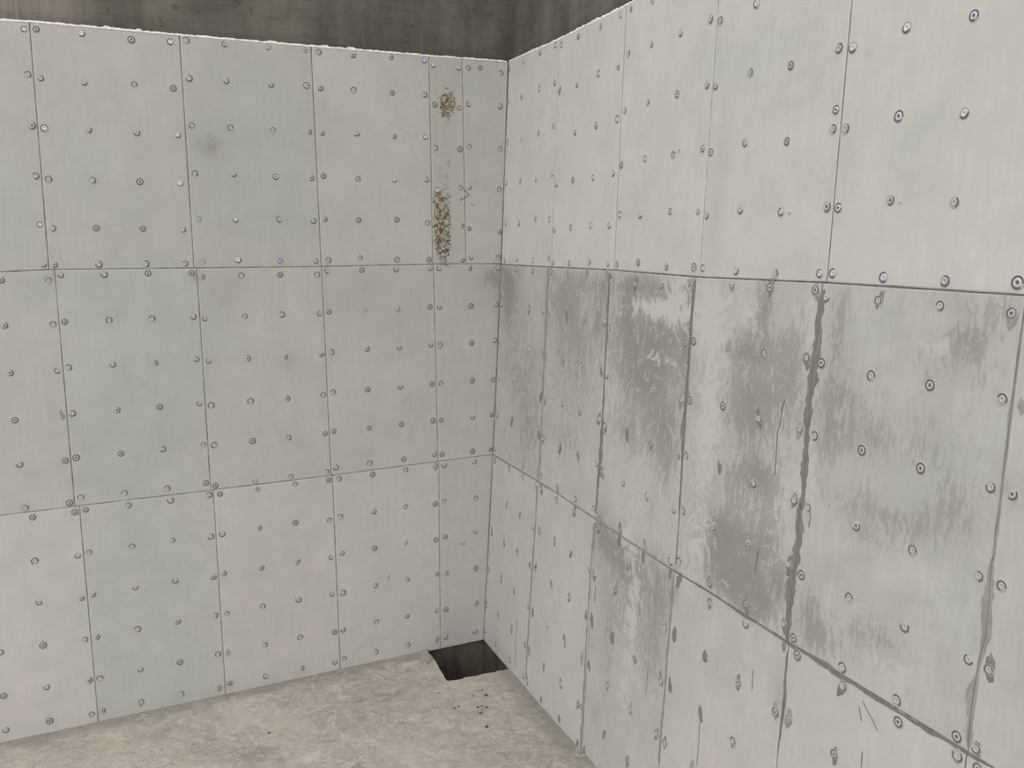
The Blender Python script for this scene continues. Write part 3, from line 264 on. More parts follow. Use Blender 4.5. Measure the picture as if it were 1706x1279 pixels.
def floor_material():
    M = Mat('rough_floor_screed', rough=0.9, spec=0.2)
    P = M.pos()
    big = M.noise(P, 1.6, 4.0, 0.55, 0.5)
    mid = M.noise(P, 8.0, 6.0, 0.65, 0.8)
    fine = M.noise(P, 60.0, 5.0, 0.7)
    warp = M.n('TexNoise'); M.set(warp.inputs['Vector'], P); warp.inputs['Scale'].default_value = 3.5; warp.inputs['Detail'].default_value = 5.0
    Pw = M.vadd(P, M.vmul(warp.outputs['Color'], (0.55, 0.55, 0.0)))
    vo = M.n('TexVoronoi', feature='DISTANCE_TO_EDGE'); M.set(vo.inputs['Vector'], Pw); vo.inputs['Scale'].default_value = 3.3
    edge = M.math('SUBTRACT', 1.0, M.step(vo.outputs['Distance'], 0.0, 0.055))
    gate = M.math('MULTIPLY', M.step(M.noise(P, 2.3, 3.0, 0.5), 0.48, 0.62), 0.6)
    fa = M.n('SeparateColor'); M.set(fa.inputs[0], M.n('Attribute', attribute_name='wear').outputs['Color'])
    ridge = M.math('MULTIPLY', M.math('MULTIPLY', edge, gate), M.step(mid, 0.34, 0.55))
    drawn = M.step(M.math('ADD', fa.outputs[0], M.math('MULTIPLY', M.math('SUBTRACT', M.noise(P, 30.0, 6.0, 0.75, 0.6), 0.5), 2.4)), 0.55, 1.0)
    flat = ridge
    ridge = M.math('MAXIMUM', ridge, M.math('MULTIPLY', drawn, 0.62))
    c = M.mix(M.step(big, 0.35, 0.66), (0.33, 0.312, 0.262), (0.46, 0.422, 0.362))
    c = M.mix(M.math('MULTIPLY', M.step(mid, 0.35, 0.7), 0.55), c, (0.455, 0.42, 0.36))
    c = M.mix(M.math('MULTIPLY', M.math('SUBTRACT', 1.0, M.step(mid, 0.30, 0.42)), 0.40), c, (0.235, 0.222, 0.185))
    grit = M.noise(P, 22.0, 7.0, 0.72, 0.8)
    c = M.mix(M.math('MULTIPLY', M.step(grit, 0.48, 0.64), 0.50), c, (0.56, 0.525, 0.46))
    c = M.mix(M.math('MULTIPLY', M.math('SUBTRACT', 1.0, M.step(grit, 0.32, 0.46)), 0.55), c, (0.21, 0.20, 0.165))
    c = M.mul(c, M.math('ADD', 0.84, M.math('MULTIPLY', fine, 0.32)))
    spk = M.noise(P, 38.0, 7.0, 0.75, 0.8)
    c = M.mix(M.math('MULTIPLY', M.step(M.math('ADD', spk, M.math('MULTIPLY', fa.outputs[1], 0.22)), 0.55, 0.68), M.math('MULTIPLY', fa.outputs[1], 0.75), clamp=True), c, (0.20, 0.19, 0.155))
    c = M.mix(M.math('MULTIPLY', M.step(M.math('ADD', spk, M.math('MULTIPLY', fa.outputs[2], 0.25)), 0.52, 0.66), fa.outputs[2], clamp=True), c, (0.56, 0.525, 0.455))
    # contact shade painted into the damp grey along the foot of both walls
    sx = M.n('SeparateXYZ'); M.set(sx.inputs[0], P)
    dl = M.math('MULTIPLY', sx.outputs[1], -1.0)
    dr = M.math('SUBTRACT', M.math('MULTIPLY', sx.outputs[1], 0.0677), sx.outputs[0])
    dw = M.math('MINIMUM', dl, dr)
    wet = M.math('SUBTRACT', 1.0, M.step(M.math('SUBTRACT', dw, M.math('MULTIPLY', M.math('SUBTRACT', mid, 0.5), 0.30)), 0.02, 0.15))  # mask of the damp and the painted contact shade together
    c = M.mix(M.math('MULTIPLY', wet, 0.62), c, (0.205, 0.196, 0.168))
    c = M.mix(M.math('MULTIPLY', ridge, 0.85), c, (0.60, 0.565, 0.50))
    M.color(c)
    M.bump(M.math('ADD', M.math('ADD', M.math('MULTIPLY', mid, 1.4), M.math('MULTIPLY', fine, 0.35)), M.math('ADD', M.math('MULTIPLY', flat, 0.5), M.math('MULTIPLY', drawn, 0.12))), 1.0, 0.009)
    return M.m

def plain(name, c1, c2, scale, rough=0.6, metal=0.0, bump=0.2):
    M = Mat(name, rough=rough, metal=metal)
    tc = M.n('TexCoord').outputs['Object']
    f = M.noise(tc, scale, 3.0, 0.6)
    M.color(M.mix(f, c1, c2))
    if bump:
        M.bump(f, bump, 0.0006)
    return M.m

MAT = dict(
    board=panel_material(),
    board_edge=mortar_material('board_edge', (0.30, 0.29, 0.265), (0.40, 0.385, 0.35)),
    old=old_wall_material(),
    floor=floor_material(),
    rim=mortar_material('white_mortar', (0.62, 0.60, 0.56), (0.86, 0.84, 0.80), 40.0),
    wet=mortar_material('damp_mortar', (0.165, 0.158, 0.142), (0.225, 0.216, 0.195), 45.0),
    wet2=mortar_material('drying_mortar', (0.25, 0.243, 0.222), (0.32, 0.31, 0.285), 45.0),
    pit=mortar_material('damp_earth', (0.045, 0.038, 0.028), (0.11, 0.098, 0.078), 9.0),
    fillj=mortar_material('joint_filler', (0.16, 0.153, 0.17), (0.29, 0.28, 0.29), 20.0),
    lump=mortar_material('grey_mortar', (0.25, 0.243, 0.222), (0.36, 0.345, 0.31), 25.0),
    zinc=plain('galvanised_screw', (0.46, 0.45, 0.47), (0.62, 0.61, 0.65), 60.0, 0.42, 0.25),
    zinc_dull=plain('dulled_screw', (0.36, 0.35, 0.345), (0.46, 0.45, 0.44), 60.0, 0.6, 0.1),
    gap=plain('recess_shade', (0.09, 0.085, 0.088), (0.17, 0.163, 0.168), 50.0, 0.9),  # dark colour stands in for shade in the screw grooves and joint gaps
    fill=plain('filled_recess', (0.38, 0.365, 0.345), (0.44, 0.425, 0.40), 50.0, 0.85),
    pencil=plain('graphite', (0.07, 0.065, 0.08), (0.12, 0.11, 0.13), 50.0, 0.7, bump=0),
    crackm=plain('hairline_crack', (0.12, 0.115, 0.105), (0.19, 0.18, 0.165), 50.0, 0.95, bump=0),
    stone=plain('dark_pebble', (0.06, 0.055, 0.045), (0.12, 0.11, 0.09), 40.0, 0.9),
)

# ---------------------------------------------------------------- object helpers
def make(name, verts, faces, mats, parent=None, mi=None, smooth=False, mw=None):
    me = bpy.data.meshes.new(name)
    me.from_pydata([tuple(v) for v in verts], [], faces)
    for m in mats:
        me.materials.append(m)
    if mi:
        me.polygons.foreach_set('material_index', mi)
    if smooth:
        me.polygons.foreach_set('use_smooth', [True] * len(me.polygons))
    me.update()
    o = bpy.data.objects.new(name, me)
    COL.objects.link(o)
    if parent:
        o.parent = parent
    elif mw:
        o.matrix_world = mw
    return o

def copy_of(o, name, parent, loc, rz=0.0, sc=(1, 1, 1)):
    c = bpy.data.objects.new(name, o)
    COL.objects.link(c)
    c.parent = parent
    c.location = loc
    c.rotation_euler = (0, 0, rz)
    c.scale = sc
    return c

def box(x0, x1, y0, y1, z0, z1):
    v = [(x0, y0, z0), (x1, y0, z0), (x1, y1, z0), (x0, y1, z0), (x0, y0, z1), (x1, y0, z1), (x1, y1, z1), (x0, y1, z1)]
    f = [(3, 2, 1, 0), (4, 5, 6, 7), (0, 1, 5, 4), (1, 2, 6, 5), (2, 3, 7, 6), (3, 0, 4, 7)]
    return v, f

# ---------------------------------------------------------------- the walls (bare concrete behind the boards)
T = 0.025                                   # board thickness
walls = {}
for key, name, u0, u1, label in (
        ('L', 'wall_left', -3.95, 0.55, 'wall of pale grey cement boards with the rust-specked strip, under dark old concrete'),
        ('R', 'wall_right', -0.35, 5.05, 'wall of pale boards smeared with dark grey mortar, beside the open side of the pit')):
    v, f = box(u0, u1, -0.75, 4.75, -0.24, -T)
    o = make(name, v, f, [MAT['old']], mw=WALL[key])
    o['kind'] = 'structure'; o['label'] = label; o['category'] = 'wall'
    walls[key] = o

# ---------------------------------------------------------------- screws: small round plates sunk in the board, gap around them
SEG = 16
def screw_mesh(name, head, filled, tilt, cap):
    prof = [(0.0195, 0.0002), (0.0188, 0.0014), (0.0176, 0.0018), (0.0165, 0.0006), (0.0132, 0.0006), (0.0122, 0.0026), (0.0085, 0.0032), (0.0050, 0.0030), (0.0042, 0.0016)]
    v, f, mi = [], [], []
    for (r, z) in prof:
        for k in range(SEG):
            a = 2 * math.pi * k / SEG
            v.append((r * math.cos(a), r * math.sin(a), z + tilt * r * math.cos(a) * (1 if r < 0.013 else 0)))
    v.append((0, 0, 0.0016))
    for i in range(len(prof) - 1):
        for k in range(SEG):
            k2 = (k + 1) % SEG
            f.append((i * SEG + k, i * SEG + k2, (i + 1) * SEG + k2, (i + 1) * SEG + k))
            if i < 2:
                mi.append(1)
            elif i in (2, 3, 4):
                mi.append(1 if filled[0] <= k < filled[1] else 2)
            elif i < 7:
                mi.append(0)
            else:
                mi.append(0 if cap else 2)
    n = (len(prof) - 1) * SEG
    for k in range(SEG):
        f.append((n + k, n + (k + 1) % SEG, len(v) - 1)); mi.append(0 if cap else 2)
    me = bpy.data.meshes.new(name)
    me.from_pydata(v, [], f)
    for m in (head, MAT['fill'], MAT['gap']):
        me.materials.append(m)
    me.polygons.foreach_set('material_index', mi)
    me.polygons.foreach_set('use_smooth', [True] * len(f))
    me.update()
    return me
SCREWS = [screw_mesh('screw', MAT['fill'], (0, 0), 0.0, False), screw_mesh('screw', MAT['fill'], (2, 8), 0.0, True), screw_mesh('screw', MAT['zinc_dull'], (9, 16), 0.05, True), screw_mesh('screw', MAT['fill'], (12, 16), 0.05, True),
          screw_mesh('screw', MAT['zinc_dull'], (7, 11), 0.08, True), screw_mesh('screw', MAT['fill'], (5, 13), 0.0, False),
          screw_mesh('screw', MAT['zinc_dull'], (0, 0), 0.04, False)]
BRIGHT = [screw_mesh('screw', MAT['zinc'], (0, 5), 0.06, True), screw_mesh('screw', MAT['zinc'], (0, 2), 0.0, False), screw_mesh('screw', MAT['fill'], (4, 14), 0.06, True), screw_mesh('screw', MAT['zinc'], (3, 11), 0.1, True)]

def dab_mesh(seed):
    rnd = random.Random(seed)
    n = 14
    v, f = [], []
    rr = [0.0165 * (0.85 + 0.55 * rnd.random()) for _ in range(n)]
    for z, s in ((0.0, 1.06), (0.0012, 1.0), (0.0022, 0.7)):
        for k in range(n):
            a = 2 * math.pi * k / n
            v.append((rr[k] * s * math.cos(a) * 0.95, rr[k] * s * math.sin(a) * 1.15 - 0.002, z))
    v.append((0, 0, 0.0026))
    for i in range(2):
        for k in range(n):
            k2 = (k + 1) % n
            f.append((i * n + k, i * n + k2, (i + 1) * n + k2, (i + 1) * n + k))
    for k in range(n):
        f.append((2 * n + k, 2 * n + (k + 1) % n, 3 * n))
    res = []
    for m in (MAT['wet'], MAT['wet2']):
        me = bpy.data.meshes.new('mortar_dab')
        me.from_pydata(v, [], f)
        me.materials.append(m)
        me.update()
        res.append(me)
    return res
DABS = [dab_mesh(s) for s in range(6)]

# ---------------------------------------------------------------- the boards
TONE = {('L', 'A'): 0.97, ('L', 'B'): 0.95, ('L', 'C'): 1.0, ('R', 'A'): 1.11, ('R', 'B'): 0.965, ('R', 'C'): 1.0}
TONE_ONE = {('L', 'A', 3): 0.96, ('L', 'A', 4): 0.94, ('L', 'B', 3): 0.97, ('L', 'C', 2): 1.05, ('L', 'A', 6): 0.95, ('L', 'C', 6): 0.95, ('R', 'C', 2): 0.95, ('R', 'C', 0): 0.98, ('R', 'B', 0): 0.92, ('R', 'B', 4): 0.97}
GREEN = {('L', 'A', 2): 0.35, ('L', 'A', 3): 0.35, ('L', 'A', 4): 0.45, ('L', 'A', 5): 0.0, ('L', 'A', 7): 0.35, ('L', 'A', 6): 0.35, ('L', 'B', 2): 0.3, ('L', 'B', 3): 0.55, ('L', 'B', 4): -0.1, ('L', 'B', 5): -0.1,
         ('L', 'C', 3): 0.55, ('L', 'C', 4): -0.3, ('L', 'C', 2): 0.0, ('L', 'C', 5): -0.3, ('R', 'A', 0): -0.7, ('R', 'A', 1): -0.7, ('R', 'A', 2): -0.1, ('R', 'A', 3): 0.25, ('R', 'A', 4): 0.05, ('R', 'B', 4): 0.2,
         ('R', 'C', 0): -0.2, ('R', 'C', 4): 0.1}
SCUFF = {('L', 'A'): 0.06, ('L', 'B'): 0.12, ('L', 'C'): 0.03, ('R', 'A'): 0.12, ('R', 'B'): 0.8, ('R', 'C'): 0.3}
SCUFF_ONE = {('R', 'B', 4): 0.6, ('R', 'B', 5): 0.4, ('R', 'C', 0): 0.1, ('R', 'C', 1): 0.1, ('R', 'C', 2): 0.6, ('R', 'C', 4): 0.15, ('L', 'A', 6): 0.2}
DAB_P = {('L', 'A'): 0.0, ('L', 'B'): 0.10, ('L', 'C'): 0.18, ('R', 'A'): 0.02, ('R', 'B'): 0.55, ('R', 'C'): 0.95}

def lerp(a, b, t):
    return a + (b - a) * t

def build_panel(w, row, col, quad, spots, rnd):
    q = [Vector(p) for p in quad]
    if row == 'C':                                    # the lowest boards run down behind the screed
        q[0].y = min(q[0].y, 0.0) - 0.012; q[1].y = min(q[1].y, 0.0) - 0.012
    g = 0.0018 if w == 'L' else 0.0018
    gb = 0.0032 if (w == 'R' and row == 'A') else g
    q = [q[0] + Vector((g, gb)), q[1] + Vector((-g, gb)), q[2] + Vector((-g, -g)), q[3] + Vector((g, -g))]
    wid = (q[1] - q[0]).length
    nx, ny = max(8, int(wid / 0.028)), 40
    stl = [s for s in STAINS if s[0] == w]
    org = (q[0] + q[1] + q[2] + q[3]) / 4
    us = [0.0, 0.004 / wid] + [i / nx for i in range(1, nx)] + [1 - 0.004 / wid, 1.0]
    vs = [0.0, 0.0033] + [j / ny for j in range(1, ny)] + [1 - 0.0033, 1.0]
    V, A, F, MI = [], [], [], []
    mu, mv = len(us), len(vs)
    for j, tv in enumerate(vs):
        for i, tu in enumerate(us):
            p = lerp(lerp(q[0], q[1], tu), lerp(q[3], q[2], tu), tv)
            ed = i in (0, mu - 1) or j in (0, mv - 1)
            if ed:
                k = noise.noise(Vector((p.x * 23, p.y * 23, 5.0 + (w == 'R') * 9))) * 0.0015
                if i == 0: p.x += k
                elif i == mu - 1: p.x -= k
                if j == 0: p.y += k
                elif j == mv - 1: p.y -= k
            z = -0.0014 if ed else noise.noise(Vector((p.x * 2.1, p.y * 2.1, 3.0 + col))) * 0.0012
            V.append((p.x - org.x, p.y - org.y, z))
            d = [0.0, 0.0, 0.0, 0.0]
            for s in stl:
                e = ((p.x - s[2]) / (s[4] * 1.05)) ** 2 + ((p.y - s[3]) / (s[5] * 1.05)) ** 2
                if e < 5:
                    c = 'dprg'.index(s[1])
                    d[c] += s[6] * math.exp(-e * 0.9)
            if w == 'L':
                de = min((math.hypot(p.x - a, p.y - b) for a, b in RING_PTS), default=9)
                if row == 'C' and de < 0.02:
                    d[0] += 0.35 * (1 - de / 0.02)
                if row == 'A':
                    d[1] += 0.5 * max(0, 1 - (tu * wid) / 0.022)
            A.append([min(1.0, x) for x in d])
    for j in range(mv - 1):
        for i in range(mu - 1):
            F.append((j * mu + i, j * mu + i + 1, (j + 1) * mu + i + 1, (j + 1) * mu + i)); MI.append(0)
    ring = [i for i in range(mu)] + [j * mu + mu - 1 for j in range(1, mv)] + [(mv - 1) * mu + i for i in range(mu - 2, -1, -1)] + [j * mu for j in range(mv - 2, 0, -1)]
    b0 = len(V)
    for r_ in ring:
        V.append((V[r_][0], V[r_][1], -T)); A.append([0, 0, 0, 0])
    n = len(ring)
    for k in range(n):
        k2 = (k + 1) % n
        F.append((ring[k2], ring[k], b0 + k, b0 + k2)); MI.append(1)
    F.append(tuple(b0 + k for k in range(n - 1, -1, -1))); MI.append(1)
    o = make('panel', V, F, [MAT['board'], MAT['board_edge']], walls[w], MI)
    ca = o.data.color_attributes.new('stain', 'FLOAT_COLOR', 'POINT')
    ca.data.foreach_set('color', [x for a in A for x in a])
    o.location = (org.x, org.y, rnd.uniform(-0.0006, 0.0006) + (0.0012 if (w == 'R' and row == 'A') else 0))
    o['tone'] = TONE_ONE.get((w, row, col), TONE[(w, row)]) * 1.0
    o['green'] = GREEN.get((w, row, col), 0.0) * 1.0
    o['scuff'] = SCUFF_ONE.get((w, row, col), SCUFF[(w, row)]) * 1.0
    for (x, y) in spots:
        if row == 'C' and y < 0.02: y = 0.03
        lx, ly = x - org.x, y - org.y
        bright = w == 'R' and row == 'A' and rnd.random() < 0.75 or w == 'L' and row == 'A' and rnd.random() < 0.25
        me = rnd.choice(BRIGHT if bright else SCREWS)
        s = rnd.uniform(0.80, 1.02)
        if rnd.random() < (0.12 if (w, row, col) == ('R', 'B', 4) else DAB_P[(w, row)]):
            m = rnd.choice(DABS)[0 if (w == 'R' and rnd.random() < (0.85 if row == 'C' else 0.5)) else 1]
            ks = rnd.uniform(0.8, 1.35) if w == 'R' else rnd.uniform(0.7, 1.0)
            copy_of(m, 'mortar_dab', o, (lx + rnd.uniform(-0.004, 0.004), ly + rnd.uniform(-0.006, 0.004), -0.0004), rnd.choice((0, math.pi)) + rnd.uniform(-0.4, 0.4), (ks * 0.70, ks * rnd.uniform(1.0, 1.45), 1))
            copy_of(me, 'screw', o, (lx, ly, 0.0008 if rnd.random() < 0.6 else -0.0016), rnd.uniform(-0.9, 0.9) - 0.8, (s, s, 1))
        else:
            copy_of(me, 'screw', o, (lx, ly, 0), rnd.uniform(-0.9, 0.9) - 0.8, (s, s, 1))
    return o

RING_PTS = []
for a, b in zip(RING[:-1], RING[1:]):
    for k in range(12):
        RING_PTS.append((lerp(a[0], b[0], k / 12), lerp(a[1], b[1], k / 12)))
panels = {}
rnd = random.Random(11)
for w, row, col, quad, spots in PANELS:
    panels[(w, row, col)] = (build_panel(w, row, col, quad, spots, rnd), quad)
SPECIAL = {('L', 'A', 6): 'narrow board strip flecked with rusty brown spots', ('L', 'A', 7): 'clean narrow board beside the corner with a pencilled tick'}
for k, t in SPECIAL.items():
    panels[k][0]['label'] = t

# grey filler pushed into the joints between the boards
for w in 'LR':
    us_ = [p[0] for ww, r_, c_, q_, s_ in PANELS if ww == w for p in q_]
    v, f = box(min(us_) + 0.03, max(us_) - (0.12 if w == 'L' else 0.03), -0.01, 3.55, -0.022, -0.0050)
    make('joint_filler', v, f, [MAT['fillj']], walls[w])

# ---------------------------------------------------------------- white mortar bead along the top of the boards
for w in 'LR':
    tops = sorted((quad[3], quad[2]) for ww, row, col, quad, s in PANELS if ww == w and row == 'A')
    line = [tops[0][0]] + [t[1] for t in tops]
    if w == 'R':
        line[0] = [line[0][0] + 0.02, line[0][1]]
    r2 = random.Random(5 + (w == 'R'))
    pts = []
    for a, b in zip(line[:-1], line[1:]):
        n = max(2, int((b[0] - a[0]) / 0.012))
        for k in range(n):
            pts.append((lerp(a[0], b[0], k / n), lerp(a[1], b[1], k / n)))
    V, F = [], []
    for i, (x, y) in enumerate(pts):
        h = 0.0025 + 0.007 * abs(noise.noise(Vector((x * 9, 0, 2)))) + r2.uniform(0, 0.004)
        if noise.noise(Vector((x * 14, 4, 2))) > 0.42: h += 0.006
        zf = 0.0012 + r2.uniform(-0.001, 0.0015)
        V += [(x, y - 0.0035, zf), (x, y + h, zf - 0.001), (x, y + h + 0.003, -T - 0.001), (x, y - 0.0035, -T - 0.001)]
        if i:
            b = 4 * i
            for k in range(4):
                F.append((b - 4 + k, b + k, b + (k + 1) % 4, b - 4 + (k + 1) % 4))
    F += [(0, 1, 2, 3), tuple(len(V) - 1 - k for k in range(4))]
    F = [tuple(reversed(f)) for f in F]
    make('mortar_bead', V, F, [MAT['rim']], walls[w])

# ---------------------------------------------------------------- grey mortar smeared into the joints
def ribbon(name, pts, mat, parent, z0, z1, vertical, jag, seed, org=(0, 0), step=0.014):
    r3 = random.Random(seed)
    V, F, P = [], [], []
    for a, b in zip(pts[:-1], pts[1:]):
        n = max(1, int(math.hypot(b[0] - a[0], b[1] - a[1]) / step))
        for k in range(n):
            P.append([lerp(a[i], b[i], k / n) for i in range(3)])
    P.append(list(pts[-1]))
    l = r = 0.0
    for i, (x, y, h) in enumerate(P):
        l = 0.6 * l + r3.uniform(-1, 1) * 0.55; r = 0.6 * r + r3.uniform(-1, 1) * 0.55
        if i < len(P) - 1:
            d = Vector((P[i + 1][0] - x, P[i + 1][1] - y))
            if d.length > 1e-6:
                d.normalize(); nn = Vector((-d.y, d.x))
        taper = 0.35 if i in (0, len(P) - 1) else 1.0
        wl_, wr_ = h * max(0.3, 1 + jag * l) * taper, h * max(0.3, 1 + jag * r) * taper
        wl_, wr_ = wl_ * (0.55 + 0.9 * abs(noise.noise(Vector((x * 7, y * 7, seed))))), wr_ * (0.55 + 0.9 * abs(noise.noise(Vector((x * 7, y * 7, seed + 3)))))
        ax, ay, bx, by = x + nn.x * wl_ - org[0], y + nn.y * wl_ - org[1], x - nn.x * wr_ - org[0], y - nn.y * wr_ - org[1]
        V += [(ax, ay, z0), (x + (nn.x * wl_) * .8 - org[0], y + nn.y * wl_ * .8 - org[1], z1), (x - nn.x * wr_ * .8 - org[0], y - nn.y * wr_ * .8 - org[1], z1), (bx, by, z0)]
        if i:
            b = 4 * i
            for k in range(4):
                F.append((b - 4 + k, b - 4 + (k + 1) % 4, b + (k + 1) % 4, b + k))
    F += [(3, 2, 1, 0), tuple(len(V) - 4 + k for k in range(4))]
    return make(name, V, F, [mat], parent)

for i, (w, pts) in enumerate(STRIPS):
    pts = [[p[0], p[1], p[2] * (1.45 if i in (0, 1, 10) else 0.85)] for p in pts]
    vert = abs(pts[0][1] - pts[-1][1]) > abs(pts[0][0] - pts[-1][0])
    ribbon('joint_mortar', pts, MAT['wet'] if i in (0, 1, 2, 3, 5, 12) else MAT['wet2'], walls[w], -0.012, 0.0014, vert, 0.75, 40 + i)
    # a thin dark ribbon down the middle of the smear paints in a gap's shadow
    ribbon('joint_gap_shade', [[p[0], p[1], 0.0011] for p in pts], MAT['gap'], walls[w], -0.012, 0.0019, vert, 0.9, 90 + i)

def host(w, x, y):
    best, bd = None, 9
    for (ww, r_, c_), (o, quad) in panels.items():
        if ww == w:
            cx = sum(p[0] for p in quad) / 4; cy = sum(p[1] for p in quad) / 4
            hw = (quad[1][0] - quad[0][0]) / 2; hh = (quad[3][1] - quad[0][1]) / 2
            d = max(abs(x - cx) / hw, abs(y - cy) / hh)
            if d < bd: best, bd = o, d
    return best
for i, (w, name, wd, pts) in enumerate(MARKS):
    o = host(w, *pts[0])
    ribbon(name, [[p[0], p[1], wd / 2] for p in pts], MAT['pencil'] if name == 'pencil_mark' else MAT['crackm'], o, -0.002, 0.0016, True, 0.5, 200 + i, org=(o.location.x, o.location.y), step=0.01)

# ---------------------------------------------------------------- floor with its square pit
def floor_z(x, y):
    z = 0.0045 * noise.noise(Vector((x * 3.1, y * 3.1, 0.3))) + 0.003 * noise.noise(Vector((x * 11, y * 11, 1.3))) + 0.0016 * noise.noise(Vector((x * 31, y * 31, 2.3)))
    rise = max(0.0, min(1.0, (-y - 0.9) / 1.9)) * 0.062 * max(0.0, min(1.0, 1 + (x - 0.068 * y) / 1.2))
    return z + rise
rx = lambda y: 0.0677 * y + 0.018
pit = [tuple(p) for p in PIT]
pit[0] = (pit[0][0], 0.018); pit[-1] = (rx(pit[-1][1]), pit[-1][1])
pp = [pit[0]]
r4 = random.Random(3)
for a, b in zip(pit[:-1], pit[1:]):
    n = max(1, int(math.dist(a, b) / 0.014))
    for k in range(1, n + 1):
        j = 0.0022 if 0 < k < n or (b is not pit[-1]) else 0
        pp.append((lerp(a[0], b[0], k / n) + r4.uniform(-j, j), lerp(a[1], b[1], k / n) + r4.uniform(-j, j)))
poly = [(-3.9, 0.018)] + pp
yy = pit[-1][1]
while yy > -5.2:
    yy -= 0.05
    poly.append((rx(yy), yy))
poly.append((-3.9, yy))
npoly = len(poly)
def inside(x, y):
    c = False
    for i in range(npoly):
        (x1, y1), (x2, y2) = poly[i], poly[i - 1]
        if (y1 > y) != (y2 > y) and x < (x2 - x1) * (y - y1) / (y2 - y1) + x1:
            c = not c
    return c
ptsf = [Vector(p) for p in poly]
near = [p for p in pp]
yy = -0.02
while yy > -5.2:
    st = 0.013 if yy > -1.5 else (0.022 if yy > -2.1 else 0.09)
    xx = -3.86
    while xx < 0:
        sx_ = (st if xx > -1.9 or st > 0.05 else 0.026) if xx > -2.6 else 0.09
        x, y = xx + r4.uniform(-.25, .25) * sx_, yy + r4.uniform(-.25, .25) * st
        if x < rx(y) - 0.03 and y < 0 and not (x > -0.44 and y > -0.47):
            ptsf.append(Vector((x, y)))
        elif x < rx(y) - 0.03 and inside(x, y) and min(math.dist((x, y), p) for p in near) > 0.012:
            ptsf.append(Vector((x, y)))
        xx += sx_
    yy -= st
vo, eo, fo, _, _, _ = delaunay_2d_cdt(ptsf, [(i, (i + 1) % npoly) for i in range(npoly)], [], 1, 1e-5)
V = [(v.x, v.y, floor_z(v.x, v.y)) for v in vo]
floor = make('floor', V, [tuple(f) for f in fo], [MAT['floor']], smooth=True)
floor['kind'] = 'structure'; floor['label'] = 'rough beige concrete floor with pale trowel ridges and a square pit in its corner'; floor['category'] = 'floor'
if floor.data.polygons[0].normal.z < 0:
    floor.data.flip_normals()

def seg_d(x, y, a, b):
    dx, dy = b[0] - a[0], b[1] - a[1]
    t = max(0.0, min(1.0, ((x - a[0]) * dx + (y - a[1]) * dy) / (dx * dx + dy * dy + 1e-9)))
    return math.hypot(x - a[0] - t * dx, y - a[1] - t * dy)
SEGS = [(a, b) for l in RIDGES for a, b in zip(l[:-1], l[1:])]
buf = []
for v in V:
    x = v[0] + 0.012 * noise.noise(Vector((v[0] * 14, v[1] * 14, 8))); y = v[1] + 0.012 * noise.noise(Vector((v[0] * 14, v[1] * 14, 18)))
    rd = dk = pl = 0.0
    if y > -2.0 and x > -2.2:
        d = min(seg_d(x, y, a, b) for a, b in SEGS)
        rd = max(0.0, 1 - d / 0.026)
        for bx, by, ra, rb, am in BLOTS:
            e = ((x - bx) / ra) ** 2 + ((y - by) / rb) ** 2
            if e < 5:
                g = abs(am) * math.exp(-e)
                if am > 0: dk += g
                else: pl += g
    buf += [rd, min(1, dk), min(1, pl), 1.0]
ca = floor.data.color_attributes.new('wear', 'FLOAT_COLOR', 'POINT')
ca.data.foreach_set('color', buf)

# broken edge of the slab round the pit, then the pit's damp earth sides and bottom
V, F = [], []
for i, (x, y) in enumerate(pp):
    z = floor_z(x, y)
    ox, oy = r4.uniform(-.004, .004), r4.uniform(-.004, .004)
    V += [(x, y, z), (x - 0.004 + ox, y - 0.0 + oy, z - 0.035), (x - 0.006 - ox, y + oy, -0.09)]
    if i:
        b = 3 * i
        F += [(b - 3, b - 2, b + 1, b), (b - 2, b - 1, b + 2, b + 1)]
make('slab_edge', V, F, [MAT['lump']], floor)
def rough_wall(name, A, B, z0, z1, amp, seed):
    n, m = 22, 22
    V, F = [], []
    d = Vector((B[0] - A[0], B[1] - A[1])).normalized(); nn = Vector((-d.y, d.x))
    for j in range(m + 1):
        for i in range(n + 1):
            x, y = lerp(A[0], B[0], i / n), lerp(A[1], B[1], i / n)
            z = lerp(z0, z1, j / m)
            k = amp * noise.noise(Vector((i * .35, j * .35, seed))) + amp * .5 * noise.noise(Vector((i * .9, j * .9, seed)))
            if i in (0, n): k = 0
            V.append((x + nn.x * k, y + nn.y * k, z))
    for j in range(m):
        for i in range(n):
            F.append((j * (n + 1) + i, j * (n + 1) + i + 1, (j + 1) * (n + 1) + i + 1, (j + 1) * (n + 1) + i))
    return make(name, V, F, [MAT['pit']], floor)
pa, pb, pc, pd = (-0.415, 0.022), (-0.43, -0.43), (-0.03 - .01, -0.455), (0.0, 0.022)
rough_wall('pit_wall', pa, pb, -0.7, -0.085, 0.015, 1)
rough_wall('pit_wall', pb, pc, -0.7, -0.085, 0.015, 2)
rough_wall('pit_wall', (rx(-.46), -.46), (0.016, 0.022), -0.7, -0.005, 0.003, 3)
rough_wall('pit_wall', pa, (0.02, 0.02), -0.7, -0.005, 0.003, 4)
V, F = [], []
for j in range(17):
    for i in range(17):
        x, y = -0.46 + 0.5 * i / 16, -0.48 + 0.52 * j / 16
        V.append((x, y, -0.62 + 0.04 * noise.noise(Vector((x * 8, y * 8, 9)))))
for j in range(16):
    for i in range(16):
        F.append((j * 17 + i, j * 17 + i + 1, (j + 1) * 17 + i + 1, (j + 1) * 17 + i))
make('pit_bottom', V, F, [MAT['pit']], floor)

